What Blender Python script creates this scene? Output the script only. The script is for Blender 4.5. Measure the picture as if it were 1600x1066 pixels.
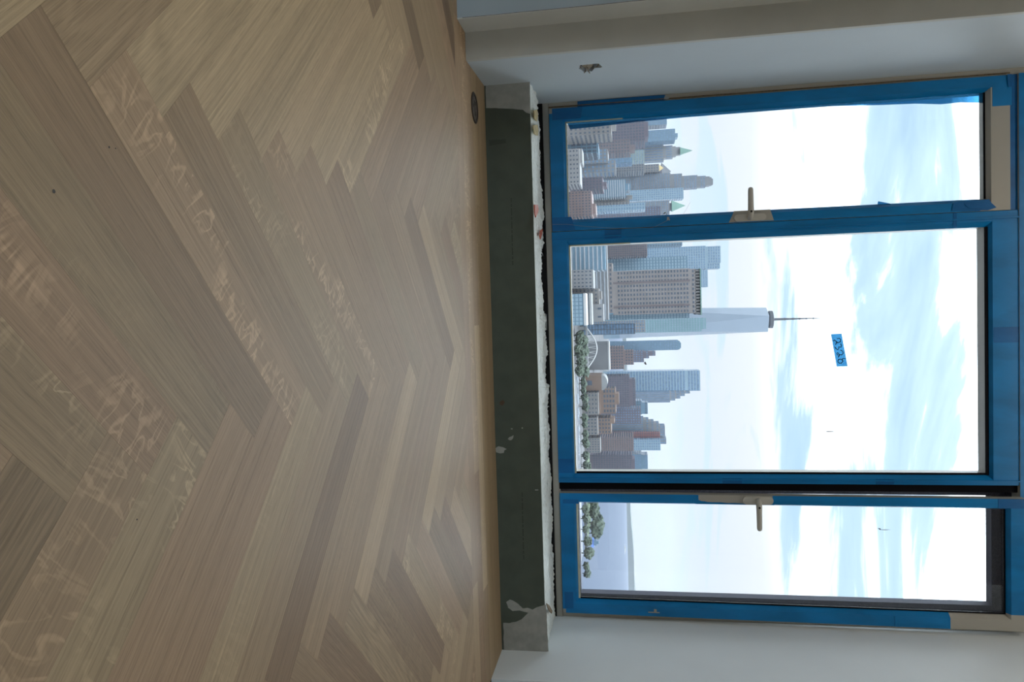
import bpy, bmesh, math, random
from math import sin, cos, radians, sqrt, pi
from mathutils import Vector, Matrix, noise
from mathutils.geometry import tessellate_polygon

for o in list(bpy.data.objects):
    bpy.data.objects.remove(o)
SC = bpy.context.scene
COL = SC.collection
random.seed(7)

# ------------------------------------------------------------------ camera (frame 1600 x 1066, turned on its side)
F, PITCH, YAW, ROLL, EYE = 1134.1, 0.1586, 0.0389, 0.0244, 0.60
FW = Vector((sin(YAW)*cos(PITCH), cos(YAW)*cos(PITCH), -sin(PITCH)))
UPV = Vector((sin(YAW)*sin(PITCH), cos(YAW)*sin(PITCH), cos(PITCH)))
RT = Vector((cos(YAW), -sin(YAW), 0))
UA = RT*cos(ROLL) - UPV*sin(ROLL)          # photo's downward axis = the room's right
WA = RT*sin(ROLL) + UPV*cos(ROLL)          # photo's rightward axis = the room's up
CAM = Vector((0, 0, EYE))
cam = bpy.data.cameras.new('camera')
cam.sensor_fit = 'HORIZONTAL'
cam.sensor_width = 36.0
cam.lens = F/1600*36.0
cam.clip_start, cam.clip_end = 0.02, 60000
cob = bpy.data.objects.new('camera', cam)
COL.objects.link(cob)
m3 = Matrix((WA, -UA, -FW)).transposed()
cob.matrix_world = Matrix.Translation(CAM) @ m3.to_4x4()
SC.camera = cob

def ray(x, y): return FW + UA*((y-533)/F) + WA*((x-800)/F)
def at(x, y, Y):
    d = ray(x, y); return CAM + d*(Y/d.y)
def atX(x, y, X):
    d = ray(x, y); return CAM + d*(X/d.x)
def atZ(x, y, Z=0.0):
    d = ray(x, y); return CAM + d*((Z-EYE)/d.z)

# ------------------------------------------------------------------ sky, fill lights, exposure
SC.view_settings.view_transform = 'Standard'
SC.view_settings.look = 'None'
SC.view_settings.exposure = 0.0
SC.view_settings.gamma = 1.0
SC.view_settings.use_curve_mapping = False
try:
    SC.cycles.max_bounces = 10
    SC.cycles.diffuse_bounces = 5
    SC.cycles.transparent_max_bounces = 16
    SC.cycles.use_denoising = True
except Exception:
    pass

def nn(nt, t, **kw):
    n = nt.nodes.new(t)
    for k, v in kw.items():
        if k.startswith('i_'):
            key = k[2:]
            key = int(key) if key.isdigit() else key.replace('_', ' ')
            n.inputs[key].default_value = v
        else:
            setattr(n, k, v)
    return n
def ramp(nt, src, stops):
    r = nt.nodes.new('ShaderNodeValToRGB')
    e = r.color_ramp.elements
    while len(e) > 1: e.remove(e[-1])
    for i, (p, c) in enumerate(stops):
        q = e[0] if i == 0 else e.new(p)
        q.position = p
        q.color = (c, c, c, 1) if not hasattr(c, '__len__') else (*c, 1)
    nt.links.new(src, r.inputs[0])
    return r.outputs[0]
def mth(nt, op, a, b=None, c=None, clamp=False):
    n = nt.nodes.new('ShaderNodeMath'); n.operation = op; n.use_clamp = clamp
    for i, v in enumerate((a, b, c)):
        if v is None: continue
        if isinstance(v, (int, float)): n.inputs[i].default_value = v
        else: nt.links.new(v, n.inputs[i])
    return n.outputs[0]
def mix(nt, fac, a, b, mode='MIX'):
    n = nt.nodes.new('ShaderNodeMix'); n.data_type = 'RGBA'; n.blend_type = mode
    for s, v in ((0, fac), (6, a), (7, b)):
        if isinstance(v, (int, float)): n.inputs[s].default_value = v
        elif hasattr(v, '__len__'): n.inputs[s].default_value = (*v, 1)
        else: nt.links.new(v, n.inputs[s])
    return n.outputs[2]

SKY = 1.0
w = bpy.data.worlds.new('sky'); SC.world = w; w.use_nodes = True
nt = w.node_tree; nt.nodes.clear()
tc = nn(nt, 'ShaderNodeTexCoord')
sep = nn(nt, 'ShaderNodeSeparateXYZ'); nt.links.new(tc.outputs['Generated'], sep.inputs[0])
el = mth(nt, 'MAXIMUM', sep.outputs[2], 0.0)
den = mth(nt, 'ADD', el, 0.16)
cx = mth(nt, 'DIVIDE', sep.outputs[0], den); cy = mth(nt, 'DIVIDE', sep.outputs[1], den)
cmb = nn(nt, 'ShaderNodeCombineXYZ'); nt.links.new(cx, cmb.inputs[0]); nt.links.new(cy, cmb.inputs[1])
mp = nn(nt, 'ShaderNodeMapping'); nt.links.new(cmb.outputs[0], mp.inputs[0])
mp.inputs['Scale'].default_value = (0.55, 1.15, 1); mp.inputs['Location'].default_value = (9.1, 6.4, 7.7)
n1 = nn(nt, 'ShaderNodeTexNoise', i_Scale=1.25, i_Detail=9.0, i_Roughness=0.56, i_Distortion=0.7)
nt.links.new(mp.outputs[0], n1.inputs['Vector'])
blue = ramp(nt, n1.outputs['Fac'], [(0.385, 1.0), (0.45, 0.93), (0.52, 0.0)])
# overcast brightness: pale at the horizon, brighter towards the zenith
base = ramp(nt, el, [(0.0, (0.60, 0.66, 0.72)), (0.05, (0.66, 0.73, 0.79)), (0.10, (0.77, 0.83, 0.88)), (0.16, (0.94, 0.98, 1.01)), (0.23, (1.8, 2.0, 2.15)), (0.40, (5.2, 5.9, 6.4)), (1.0, (7.4, 8.4, 9.2))])
bcol = mix(nt, mth(nt, 'MULTIPLY', blue, mth(nt, 'MULTIPLY', el, 5.0, clamp=True)), base, (0.54, 0.80, 1.02))
skyc = mix(nt, 1.0, bcol, (1.0, 1.0, 1.0), 'MULTIPLY')
grd = ramp(nt, sep.outputs[2], [(0.0, 1.0), (0.001, 0.0)])
skyc2 = mix(nt, ramp(nt, mth(nt, 'ADD', sep.outputs[2], 0.5), [(0.47, 1.0), (0.499, 0.0)]), skyc, (0.20, 0.22, 0.25))
bg = nn(nt, 'ShaderNodeBackground'); nt.links.new(skyc2, bg.inputs[0]); bg.inputs[1].default_value = SKY
wo = nn(nt, 'ShaderNodeOutputWorld'); nt.links.new(bg.outputs[0], wo.inputs[0])

def area(name, loc, rot, sx, sy, power, col):
    l = bpy.data.lights.new(name, 'AREA'); l.shape = 'RECTANGLE'; l.size, l.size_y = sx, sy
    l.energy = power; l.color = col
    o = bpy.data.objects.new(name, l); COL.objects.link(o); o.location = loc; o.rotation_euler = rot
    return o
# unseen fill lights, added to brighten the room
area('fill_light', (-2.9, -1.6, 2.88), (0, 0, 0), 0.9, 1.6, 6, (1.0, 0.94, 0.84))
area('fill_light', (0.25, 2.74, 2.90), (0, 0, 0), 2.2, 0.12, 9, (1.0, 0.93, 0.80))   # unseen strip added to brighten the floor of the window bay
area('fill_light', (3.25, 0.2, 2.88), (0, 0, 0), 0.5, 1.4, 4, (1.0, 0.94, 0.84))
sun = bpy.data.lights.new('sun', 'SUN'); sun.energy = 0.8; sun.angle = radians(9); sun.color = (1.0, 0.95, 0.88)
suno = bpy.data.objects.new('sun', sun); COL.objects.link(suno)
suno.rotation_euler = Vector((0.42, 1.0, -1.15)).to_track_quat('-Z', 'Y').to_euler()

# ------------------------------------------------------------------ materials
MATS = {}
def newmat(name):
    m = bpy.data.materials.new(name); m.use_nodes = True
    nt = m.node_tree
    b = nt.nodes['Principled BSDF']
    MATS[name] = m
    return m, nt, b
def simple(name, col, rough=0.6, var=0.06, scale=8.0, metal=0.0, bump=0.0, bscale=60.0, spec=0.5):
    m, nt, b = newmat(name)
    tc = nn(nt, 'ShaderNodeTexCoord')
    n = nn(nt, 'ShaderNodeTexNoise', i_Scale=scale, i_Detail=5.0)
    nt.links.new(tc.outputs['Object'], n.inputs['Vector'])
    f = ramp(nt, n.outputs['Fac'], [(0.3, 0.0), (0.7, 1.0)])
    lo = tuple(c*(1-var) for c in col); hi = tuple(min(1, c*(1+var)) for c in col)
    nt.links.new(mix(nt, f, lo, hi), b.inputs['Base Color'])
    b.inputs['Roughness'].default_value = rough; b.inputs['Metallic'].default_value = metal
    b.inputs['Specular IOR Level'].default_value = spec
    if bump:
        n2 = nn(nt, 'ShaderNodeTexNoise', i_Scale=bscale, i_Detail=6.0)
        nt.links.new(tc.outputs['Object'], n2.inputs['Vector'])
        bp = nn(nt, 'ShaderNodeBump', i_Strength=bump, i_Distance=0.004)
        nt.links.new(n2.outputs['Fac'], bp.inputs['Height']); nt.links.new(bp.outputs[0], b.inputs['Normal'])
    return m

def wood():
    # quarter sawn white oak; the object's colour drives it: R tone, G warmth, B ray fleck, A cathedral grain
    m, nt, b = newmat('white_oak')
    tc = nn(nt, 'ShaderNodeTexCoord'); oi = nn(nt, 'ShaderNodeObjectInfo')
    sc = nn(nt, 'ShaderNodeSeparateColor'); nt.links.new(oi.outputs['Color'], sc.inputs[0])
    off = mth(nt, 'MULTIPLY', oi.outputs['Random'], 47.0)
    cb = nn(nt, 'ShaderNodeCombineXYZ')
    for i in range(3): nt.links.new(off, cb.inputs[i])
    va = nn(nt, 'ShaderNodeVectorMath', operation='ADD'); nt.links.new(tc.outputs['Object'], va.inputs[0]); nt.links.new(cb.outputs[0], va.inputs[1])
    def nz(s, detail=5.0, rough=0.6, dist=0.0):
        mp = nn(nt, 'ShaderNodeMapping'); nt.links.new(va.outputs[0], mp.inputs[0]); mp.inputs['Scale'].default_value = s
        n = nn(nt, 'ShaderNodeTexNoise', i_Scale=1.0, i_Detail=detail, i_Roughness=rough, i_Distortion=dist)
        nt.links.new(mp.outputs[0], n.inputs['Vector']); return n.outputs['Fac']
    streak = nz((2.2, 240.0, 1), 6.0, 0.7, 0.3)
    band = nz((1.0, 24.0, 1), 3.0, 0.5, 0.5)
    pore = nz((26.0, 620.0, 1), 2.0, 0.5, 0.0)
    # cathedral figure: wavy rings
    mp = nn(nt, 'ShaderNodeMapping'); nt.links.new(va.outputs[0], mp.inputs[0]); mp.inputs['Scale'].default_value = (1.6, 9.0, 1)
    wv = nn(nt, 'ShaderNodeTexNoise', i_Scale=1.0, i_Detail=1.5, i_Roughness=0.4, i_Distortion=0.3); nt.links.new(mp.outputs[0], wv.inputs['Vector'])
    rings = mth(nt, 'SINE', mth(nt, 'MULTIPLY', wv.outputs['Fac'], 95.0))
    rings = mth(nt, 'MULTIPLY_ADD', rings, 0.5, 0.5)
    # ray fleck: short pale ribbons lying across the grain
    fl = nz((34.0, 12.0, 1), 2.5, 0.5, 0.9)
    fl2 = ramp(nt, mth(nt, 'ABSOLUTE', mth(nt, 'SUBTRACT', fl, 0.5)), [(0.012, 1.0), (0.05, 0.0)])
    msk = ramp(nt, nz((5.0, 9.0, 1), 2.0), [(0.44, 0.0), (0.58, 1.0)])
    fleck = mth(nt, 'MULTIPLY', mth(nt, 'MULTIPLY', fl2, msk), sc.outputs[2], clamp=True)
    val = mth(nt, 'MULTIPLY_ADD', mth(nt, 'SUBTRACT', streak, 0.5), 1.1, 1.0)
    val = mth(nt, 'ADD', val, mth(nt, 'MULTIPLY', mth(nt, 'SUBTRACT', band, 0.5), 0.30))
    val = mth(nt, 'ADD', val, mth(nt, 'MULTIPLY', ramp(nt, pore, [(0.30, -0.0), (0.42, 0.0)]), 0.0))
    val = mth(nt, 'SUBTRACT', val, mth(nt, 'MULTIPLY', ramp(nt, pore, [(0.33, 1.0), (0.45, 0.0)]), 0.16))
    val = mth(nt, 'SUBTRACT', val, mth(nt, 'MULTIPLY', mth(nt, 'MULTIPLY', rings, oi.outputs['Alpha']), 0.16))
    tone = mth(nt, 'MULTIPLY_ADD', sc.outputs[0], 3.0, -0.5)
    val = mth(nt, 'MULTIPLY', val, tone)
    val = mth(nt, 'MULTIPLY_ADD', fleck, 0.42, val)
    hue = mix(nt, sc.outputs[1], (0.352, 0.252, 0.146), (0.358, 0.230, 0.138))
    vc = nn(nt, 'ShaderNodeCombineXYZ')
    for i in range(3): nt.links.new(val, vc.inputs[i])
    nt.links.new(mix(nt, 1.0, hue, vc.outputs[0], 'MULTIPLY'), b.inputs['Base Color'])
    b.inputs['Roughness'].default_value = 0.5
    b.inputs['Specular IOR Level'].default_value = 0.15
    bp = nn(nt, 'ShaderNodeBump', i_Strength=0.12, i_Distance=0.001)
    nt.links.new(streak, bp.inputs['Height']); nt.links.new(bp.outputs[0], b.inputs['Normal'])
    return m
WOOD = wood()
M_SUB = simple('subfloor', (0.05, 0.04, 0.03), 0.9)
M_WALLR = simple('lit_reveal_paint', (0.84, 0.89, 0.91), 0.6, 0.02, 3.0, bump=0.06, bscale=220)  # lighter copy of the reveal paint: the right side's stronger light put into colour
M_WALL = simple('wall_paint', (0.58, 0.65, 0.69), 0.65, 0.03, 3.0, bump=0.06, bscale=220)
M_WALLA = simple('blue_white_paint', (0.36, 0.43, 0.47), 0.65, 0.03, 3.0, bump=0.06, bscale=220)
M_PRIMER = simple('grey_primer', (0.58, 0.59, 0.55), 0.7, 0.06, 5.0, bump=0.08, bscale=160)
M_CEIL = simple('ceiling_paint', (0.75, 0.75, 0.74), 0.8, 0.02)
M_GREEN = simple('green_board', (0.088, 0.108, 0.085), 0.75, 0.10, 14.0, bump=0.05, bscale=300)
M_MUD = simple('joint_compound', (0.42, 0.43, 0.40), 0.85, 0.12, 30.0)
M_INK = simple('printed_ink', (0.035, 0.04, 0.035), 0.8, 0.1)
def plaster():
    m, nt, b = newmat('torn_plaster')
    tc = nn(nt, 'ShaderNodeTexCoord'); mp = nn(nt, 'ShaderNodeMapping'); mp.inputs['Scale'].default_value = (14, 60, 40); nt.links.new(tc.outputs['Object'], mp.inputs[0])
    n = nn(nt, 'ShaderNodeTexNoise', i_Scale=1.0, i_Detail=6.0, i_Roughness=0.65, i_Distortion=1.0); nt.links.new(mp.outputs[0], n.inputs['Vector'])
    col = ramp(nt, n.outputs['Fac'], [(0.30, (0.16, 0.16, 0.14)), (0.36, (0.62, 0.66, 0.62)), (0.5, (0.86, 0.90, 0.87)), (0.7, (0.74, 0.80, 0.78))])
    nt.links.new(col, b.inputs['Base Color']); b.inputs['Roughness'].default_value = 0.8
    bp = nn(nt, 'ShaderNodeBump', i_Strength=0.6, i_Distance=0.006); nt.links.new(n.outputs['Fac'], bp.inputs['Height']); nt.links.new(bp.outputs[0], b.inputs['Normal'])
    return m
M_TORN = plaster()
M_FOAM = simple('spray_foam', (0.45, 0.36, 0.17), 0.8, 0.3, 60.0, bump=0.5, bscale=90)
M_BROWN = simple('torn_paper', (0.20, 0.14, 0.08), 0.9, 0.35, 90.0)
M_ORANGE = simple('orange_scrap', (0.45, 0.075, 0.014), 0.6, 0.15, 60.0)
M_BLACK = simple('gap_shade_black', (0.006, 0.006, 0.007), 0.9, 0.1)  # black put in for the shade inside open gaps
M_STEEL = simple('galvanised_steel', (0.40, 0.43, 0.44), 0.45, 0.12, 20.0, metal=0.6)
M_ALU = simple('beige_aluminium', (0.44, 0.42, 0.37), 0.45, 0.03, 6.0)
M_GASK = simple('gasket_and_gap_black', (0.008, 0.008, 0.011), 0.8, 0.1, spec=0.08)
M_CREAM = simple('cream_bead', (0.62, 0.60, 0.44), 0.5, 0.08, 30.0)
M_HANDLE = simple('beige_plastic', (0.58, 0.56, 0.50), 0.38, 0.02)
M_KEY = simple('dark_keyhole', (0.03, 0.025, 0.02), 0.5, 0.1)
M_BRONZE = simple('dark_bronze', (0.055, 0.042, 0.034), 0.4, 0.3, 60.0, metal=0.5)
M_BRONZE2 = simple('worn_bronze', (0.16, 0.13, 0.11), 0.45, 0.4, 60.0, metal=0.3)
M_PEN = simple('pen_ink', (0.002, 0.03, 0.10), 0.6, 0.1)
M_WIRE = simple('grey_thread', (0.35, 0.37, 0.38), 0.5, 0.1)
M_DIRT = simple('dirty_fleck', (0.10, 0.11, 0.12), 0.8, 0.2)

def tape_mat(name, col, trans=0.25):
    m, nt, b = newmat(name)
    tc = nn(nt, 'ShaderNodeTexCoord')
    n = nn(nt, 'ShaderNodeTexNoise', i_Scale=9.0, i_Detail=4.0, i_Distortion=0.6)
    mp = nn(nt, 'ShaderNodeMapping'); mp.inputs['Scale'].default_value = (1, 1, 0.35)
    nt.links.new(tc.outputs['Object'], mp.inputs[0]); nt.links.new(mp.outputs[0], n.inputs['Vector'])
    f = ramp(nt, n.outputs['Fac'], [(0.35, 0.0), (0.65, 1.0)])
    nt.links.new(mix(nt, f, tuple(c*0.84 for c in col), tuple(min(1, c*1.12) for c in col)), b.inputs['Base Color'])
    b.inputs['Roughness'].default_value = 0.33
    b.inputs['Specular IOR Level'].default_value = 0.4
    n2 = nn(nt, 'ShaderNodeTexNoise', i_Scale=26.0, i_Detail=4.0, i_Distortion=1.2)
    nt.links.new(mp.outputs[0], n2.inputs['Vector'])
    bp = nn(nt, 'ShaderNodeBump', i_Strength=0.25, i_Distance=0.004)
    nt.links.new(n2.outputs['Fac'], bp.inputs['Height']); nt.links.new(bp.outputs[0], b.inputs['Normal'])
    if trans:
        out = nt.nodes['Material Output']
        t = nn(nt, 'ShaderNodeBsdfTranslucent'); t.inputs[0].default_value = (*col, 1)
        ms = nn(nt, 'ShaderNodeMixShader'); ms.inputs[0].default_value = trans
        nt.links.new(b.outputs[0], ms.inputs[1]); nt.links.new(t.outputs[0], ms.inputs[2]); nt.links.new(ms.outputs[0], out.inputs[0])
    return m
M_TAPE = tape_mat('blue_masking_tape', (0.001, 0.205, 0.52), 0.0)
M_TAPE2 = tape_mat('doubled_masking_tape', (0.001, 0.13, 0.38), 0.0)
def thin_tape():
    m, nt, b = newmat('single_tape_on_glass'); nt.nodes.remove(b); out = nt.nodes['Material Output']
    t = nn(nt, 'ShaderNodeBsdfTransparent'); t.inputs[0].default_value = (0.20, 0.43, 0.60, 1)
    d = nn(nt, 'ShaderNodeBsdfDiffuse'); d.inputs[0].default_value = (0.03, 0.28, 0.62, 1)
    ms = nn(nt, 'ShaderNodeMixShader'); ms.inputs[0].default_value = 0.14
    nt.links.new(t.outputs[0], ms.inputs[1]); nt.links.new(d.outputs[0], ms.inputs[2]); nt.links.new(ms.outputs[0], out.inputs[0])
    return m
M_TAPELIT = thin_tape()

def glass_mat(name, dirt):
    m, nt, b = newmat(name)
    nt.nodes.remove(b); out = nt.nodes['Material Output']
    tr = nn(nt, 'ShaderNodeBsdfTransparent'); tr.inputs[0].default_value = (0.97, 0.98, 0.985, 1)
    gl = nn(nt, 'ShaderNodeBsdfGlossy'); gl.inputs['Roughness'].default_value = 0.02
    fr = nn(nt, 'ShaderNodeFresnel', i_IOR=1.45)
    ms = nn(nt, 'ShaderNodeMixShader'); nt.links.new(fr.outputs[0], ms.inputs[0])
    nt.links.new(tr.outputs[0], ms.inputs[1]); nt.links.new(gl.outputs[0], ms.inputs[2])
    df = nn(nt, 'ShaderNodeBsdfTranslucent'); df.inputs[0].default_value = (0.85, 0.88, 0.92, 1)
    tc = nn(nt, 'ShaderNodeTexCoord')
    n = nn(nt, 'ShaderNodeTexNoise', i_Scale=260.0, i_Detail=3.0); nt.links.new(tc.outputs['Object'], n.inputs['Vector'])
    n2 = nn(nt, 'ShaderNodeTexNoise', i_Scale=3.0, i_Detail=4.0); nt.links.new(tc.outputs['Object'], n2.inputs['Vector'])
    f = mth(nt, 'MULTIPLY', ramp(nt, n.outputs['Fac'], [(0.45, 0.3), (0.75, 1.0)]), ramp(nt, n2.outputs['Fac'], [(0.3, 0.5), (0.7, 1.0)]))
    f = mth(nt, 'MULTIPLY', f, dirt)
    ms2 = nn(nt, 'ShaderNodeMixShader'); nt.links.new(f, ms2.inputs[0])
    nt.links.new(ms.outputs[0], ms2.inputs[1]); nt.links.new(df.outputs[0], ms2.inputs[2]); nt.links.new(ms2.outputs[0], out.inputs[0])
    return m
M_GLASS = glass_mat('window_glass', 0.009)
M_GLASSD = glass_mat('dirty_window_glass', 0.012)

# ------------------------------------------------------------------ mesh helpers
class MB:
    def __init__(s): s.v, s.f = [], []
    def box(s, a, b):
        (x0, y0, z0), (x1, y1, z1) = a, b
        n = len(s.v)
        s.v += [(x0,y0,z0),(x1,y0,z0),(x1,y1,z0),(x0,y1,z0),(x0,y0,z1),(x1,y0,z1),(x1,y1,z1),(x0,y1,z1)]
        s.f += [(n,n+3,n+2,n+1),(n+4,n+5,n+6,n+7),(n,n+1,n+5,n+4),(n+1,n+2,n+6,n+5),(n+2,n+3,n+7,n+6),(n+3,n,n+4,n+7)]
        return s
    def prism(s, p0, p1):          # two matching loops
        n = len(s.v); k = len(p0)
        s.v += [tuple(p) for p in p0] + [tuple(p) for p in p1]
        for i in range(k):
            j = (i+1) % k
            s.f.append((n+i, n+j, n+k+j, n+k+i))
        for base, loop, flip in ((n, p0, True), (n+k, p1, False)):
            for t in tessellate_polygon([[Vector(p) for p in loop]]):
                s.f.append(tuple(base+q for q in (t if not flip else t[::-1])))
        return s
    def tube(s, pts, r, k=8, cap=True):
        pts = [Vector(p) for p in pts]; rs = r if hasattr(r, '__len__') else [r]*len(pts)
        n0 = len(s.v); up = None
        for i, p in enumerate(pts):
            d = (pts[min(i+1, len(pts)-1)] - pts[max(i-1, 0)]).normalized()
            if up is None: up = d.orthogonal().normalized()
            a = (up - d*up.dot(d)).normalized(); up = a; c = d.cross(a)
            for j in range(k):
                t = 2*pi*j/k; s.v.append(tuple(p + (a*cos(t) + c*sin(t))*rs[i]))
        for i in range(len(pts)-1):
            for j in range(k):
                q = (j+1) % k
                s.f.append((n0+i*k+j, n0+i*k+q, n0+(i+1)*k+q, n0+(i+1)*k+j))
        if cap:
            s.f.append(tuple(n0+j for j in range(k))[::-1]); s.f.append(tuple(n0+(len(pts)-1)*k+j for j in range(k)))
        return s
    def lathe(s, prof, k=32, c=(0, 0, 0), axis='Z'):
        n0 = len(s.v)
        for r, h in prof:
            for j in range(k):
                t = 2*pi*j/k
                q = (r*cos(t), r*sin(t), h) if axis == 'Z' else (r*cos(t), h, r*sin(t))
                s.v.append((c[0]+q[0], c[1]+q[1], c[2]+q[2]))
        for i in range(len(prof)-1):
            for j in range(k):
                q = (j+1) % k
                s.f.append((n0+i*k+j, n0+i*k+q, n0+(i+1)*k+q, n0+(i+1)*k+j))
        s.f.append(tuple(n0+j for j in range(k))[::-1]); s.f.append(tuple(n0+(len(prof)-1)*k+j for j in range(k)))
        return s
    def mesh(s, name, mat, smooth=False):
        me = bpy.data.meshes.new(name); me.from_pydata(s.v, [], s.f); me.update()
        bm = bmesh.new(); bm.from_mesh(me); bmesh.ops.recalc_face_normals(bm, faces=bm.faces); bm.to_mesh(me); bm.free()
        if smooth:
            for p in me.polygons: p.use_smooth = True
        if mat: me.materials.append(mat)
        return me
    def build(s, name, mat, parent=None, smooth=False, bevel=0.0, seg=2):
        o = bpy.data.objects.new(name, s.mesh(name, mat, smooth)); COL.objects.link(o)
        if parent: o.parent = parent
        if bevel:
            md = o.modifiers.new('bevel', 'BEVEL'); md.width = bevel; md.segments = seg; md.limit_method = 'ANGLE'; md.angle_limit = radians(40)
        return o
def tag(o, label=None, cat=None, group=None, kind=None):
    if label: o['label'] = label
    if cat: o['category'] = cat
    if group: o['group'] = group
    if kind: o['kind'] = kind
    return o
def empty(name, loc=(0, 0, 0)):
    o = bpy.data.objects.new(name, None); COL.objects.link(o); o.location = loc; return o
def slab(pts, Y, th):               # outline on a plane facing the room, given thickness towards the room
    mb = MB(); mb.prism([(p[0], Y, p[1]) for p in pts], [(p[0], Y-th, p[1]) for p in pts]); return mb
def px(pts, Y): return [(q.x, q.z) for q in (at(x, y, Y) for x, y in pts)]
def rough_line(pts, amp, step, seed):   # break an outline into small ragged steps
    out = []
    for i, (a, b) in enumerate(zip(pts, pts[1:]+pts[:1])):
        L = sqrt((b[0]-a[0])**2 + (b[1]-a[1])**2); n = max(1, int(L/step))
        for k in range(n):
            t = k/n; p = (a[0]+(b[0]-a[0])*t, a[1]+(b[1]-a[1])*t)
            nz = noise.noise_vector(Vector((p[0]*37+seed, p[1]*37, seed)))
            out.append((p[0]+nz.x*amp, p[1]+nz.y*amp) if k else p)
    return out

# ------------------------------------------------------------------ room shell
YW, YF, ZK = 3.19, 3.57, 0.203        # knee wall face, window frame face, knee wall top
XL, XR = -1.02, 1.528                 # window reveals
ZC = 2.95
def shell(name, mb, mat, label, cat='wall', **k):
    o = mb.build(name, mat, **k); tag(o, label, cat, kind='structure'); return o

fl = empty('floor'); tag(fl, 'herringbone white oak floor with a straight plank border under the window', 'floor', kind='structure')
MB().box((-3.6, -3.6, -0.10), (3.6, 3.25, -0.016)).build('subfloor', M_SUB, fl)

# herringbone lattice fitted to the photo
WP, NP = 0.09325, 7
LP = WP*NP
LX, LY = -0.272, 0.6227
YB = 2.632
def lat(s, t): return ((s-t)/sqrt(2)*WP+LX, (s+t)/sqrt(2)*WP+LY)
def clip(poly, f):
    out = []
    for a, b in zip(poly, poly[1:]+poly[:1]):
        fa, fb = f(a), f(b)
        if fa >= 0: out.append(a)
        if (fa >= 0) != (fb >= 0):
            t = fa/(fa-fb); out.append((a[0]+(b[0]-a[0])*t, a[1]+(b[1]-a[1])*t))
    return out
def local_prism(poly, org, ang):
    c, s = cos(-ang), sin(-ang)
    q = [((x-org[0])*c-(y-org[1])*s, (x-org[0])*s+(y-org[1])*c) for x, y in poly]
    return MB().prism([(a, b, -0.014) for a, b in q], [(a, b, 0.0) for a, b in q])
G = 0.00012
full_mesh = MB().box((G, G, -0.014), (LP-G, WP-G, 0.0)).mesh('plank', WOOD)
TONES = {}
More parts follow.
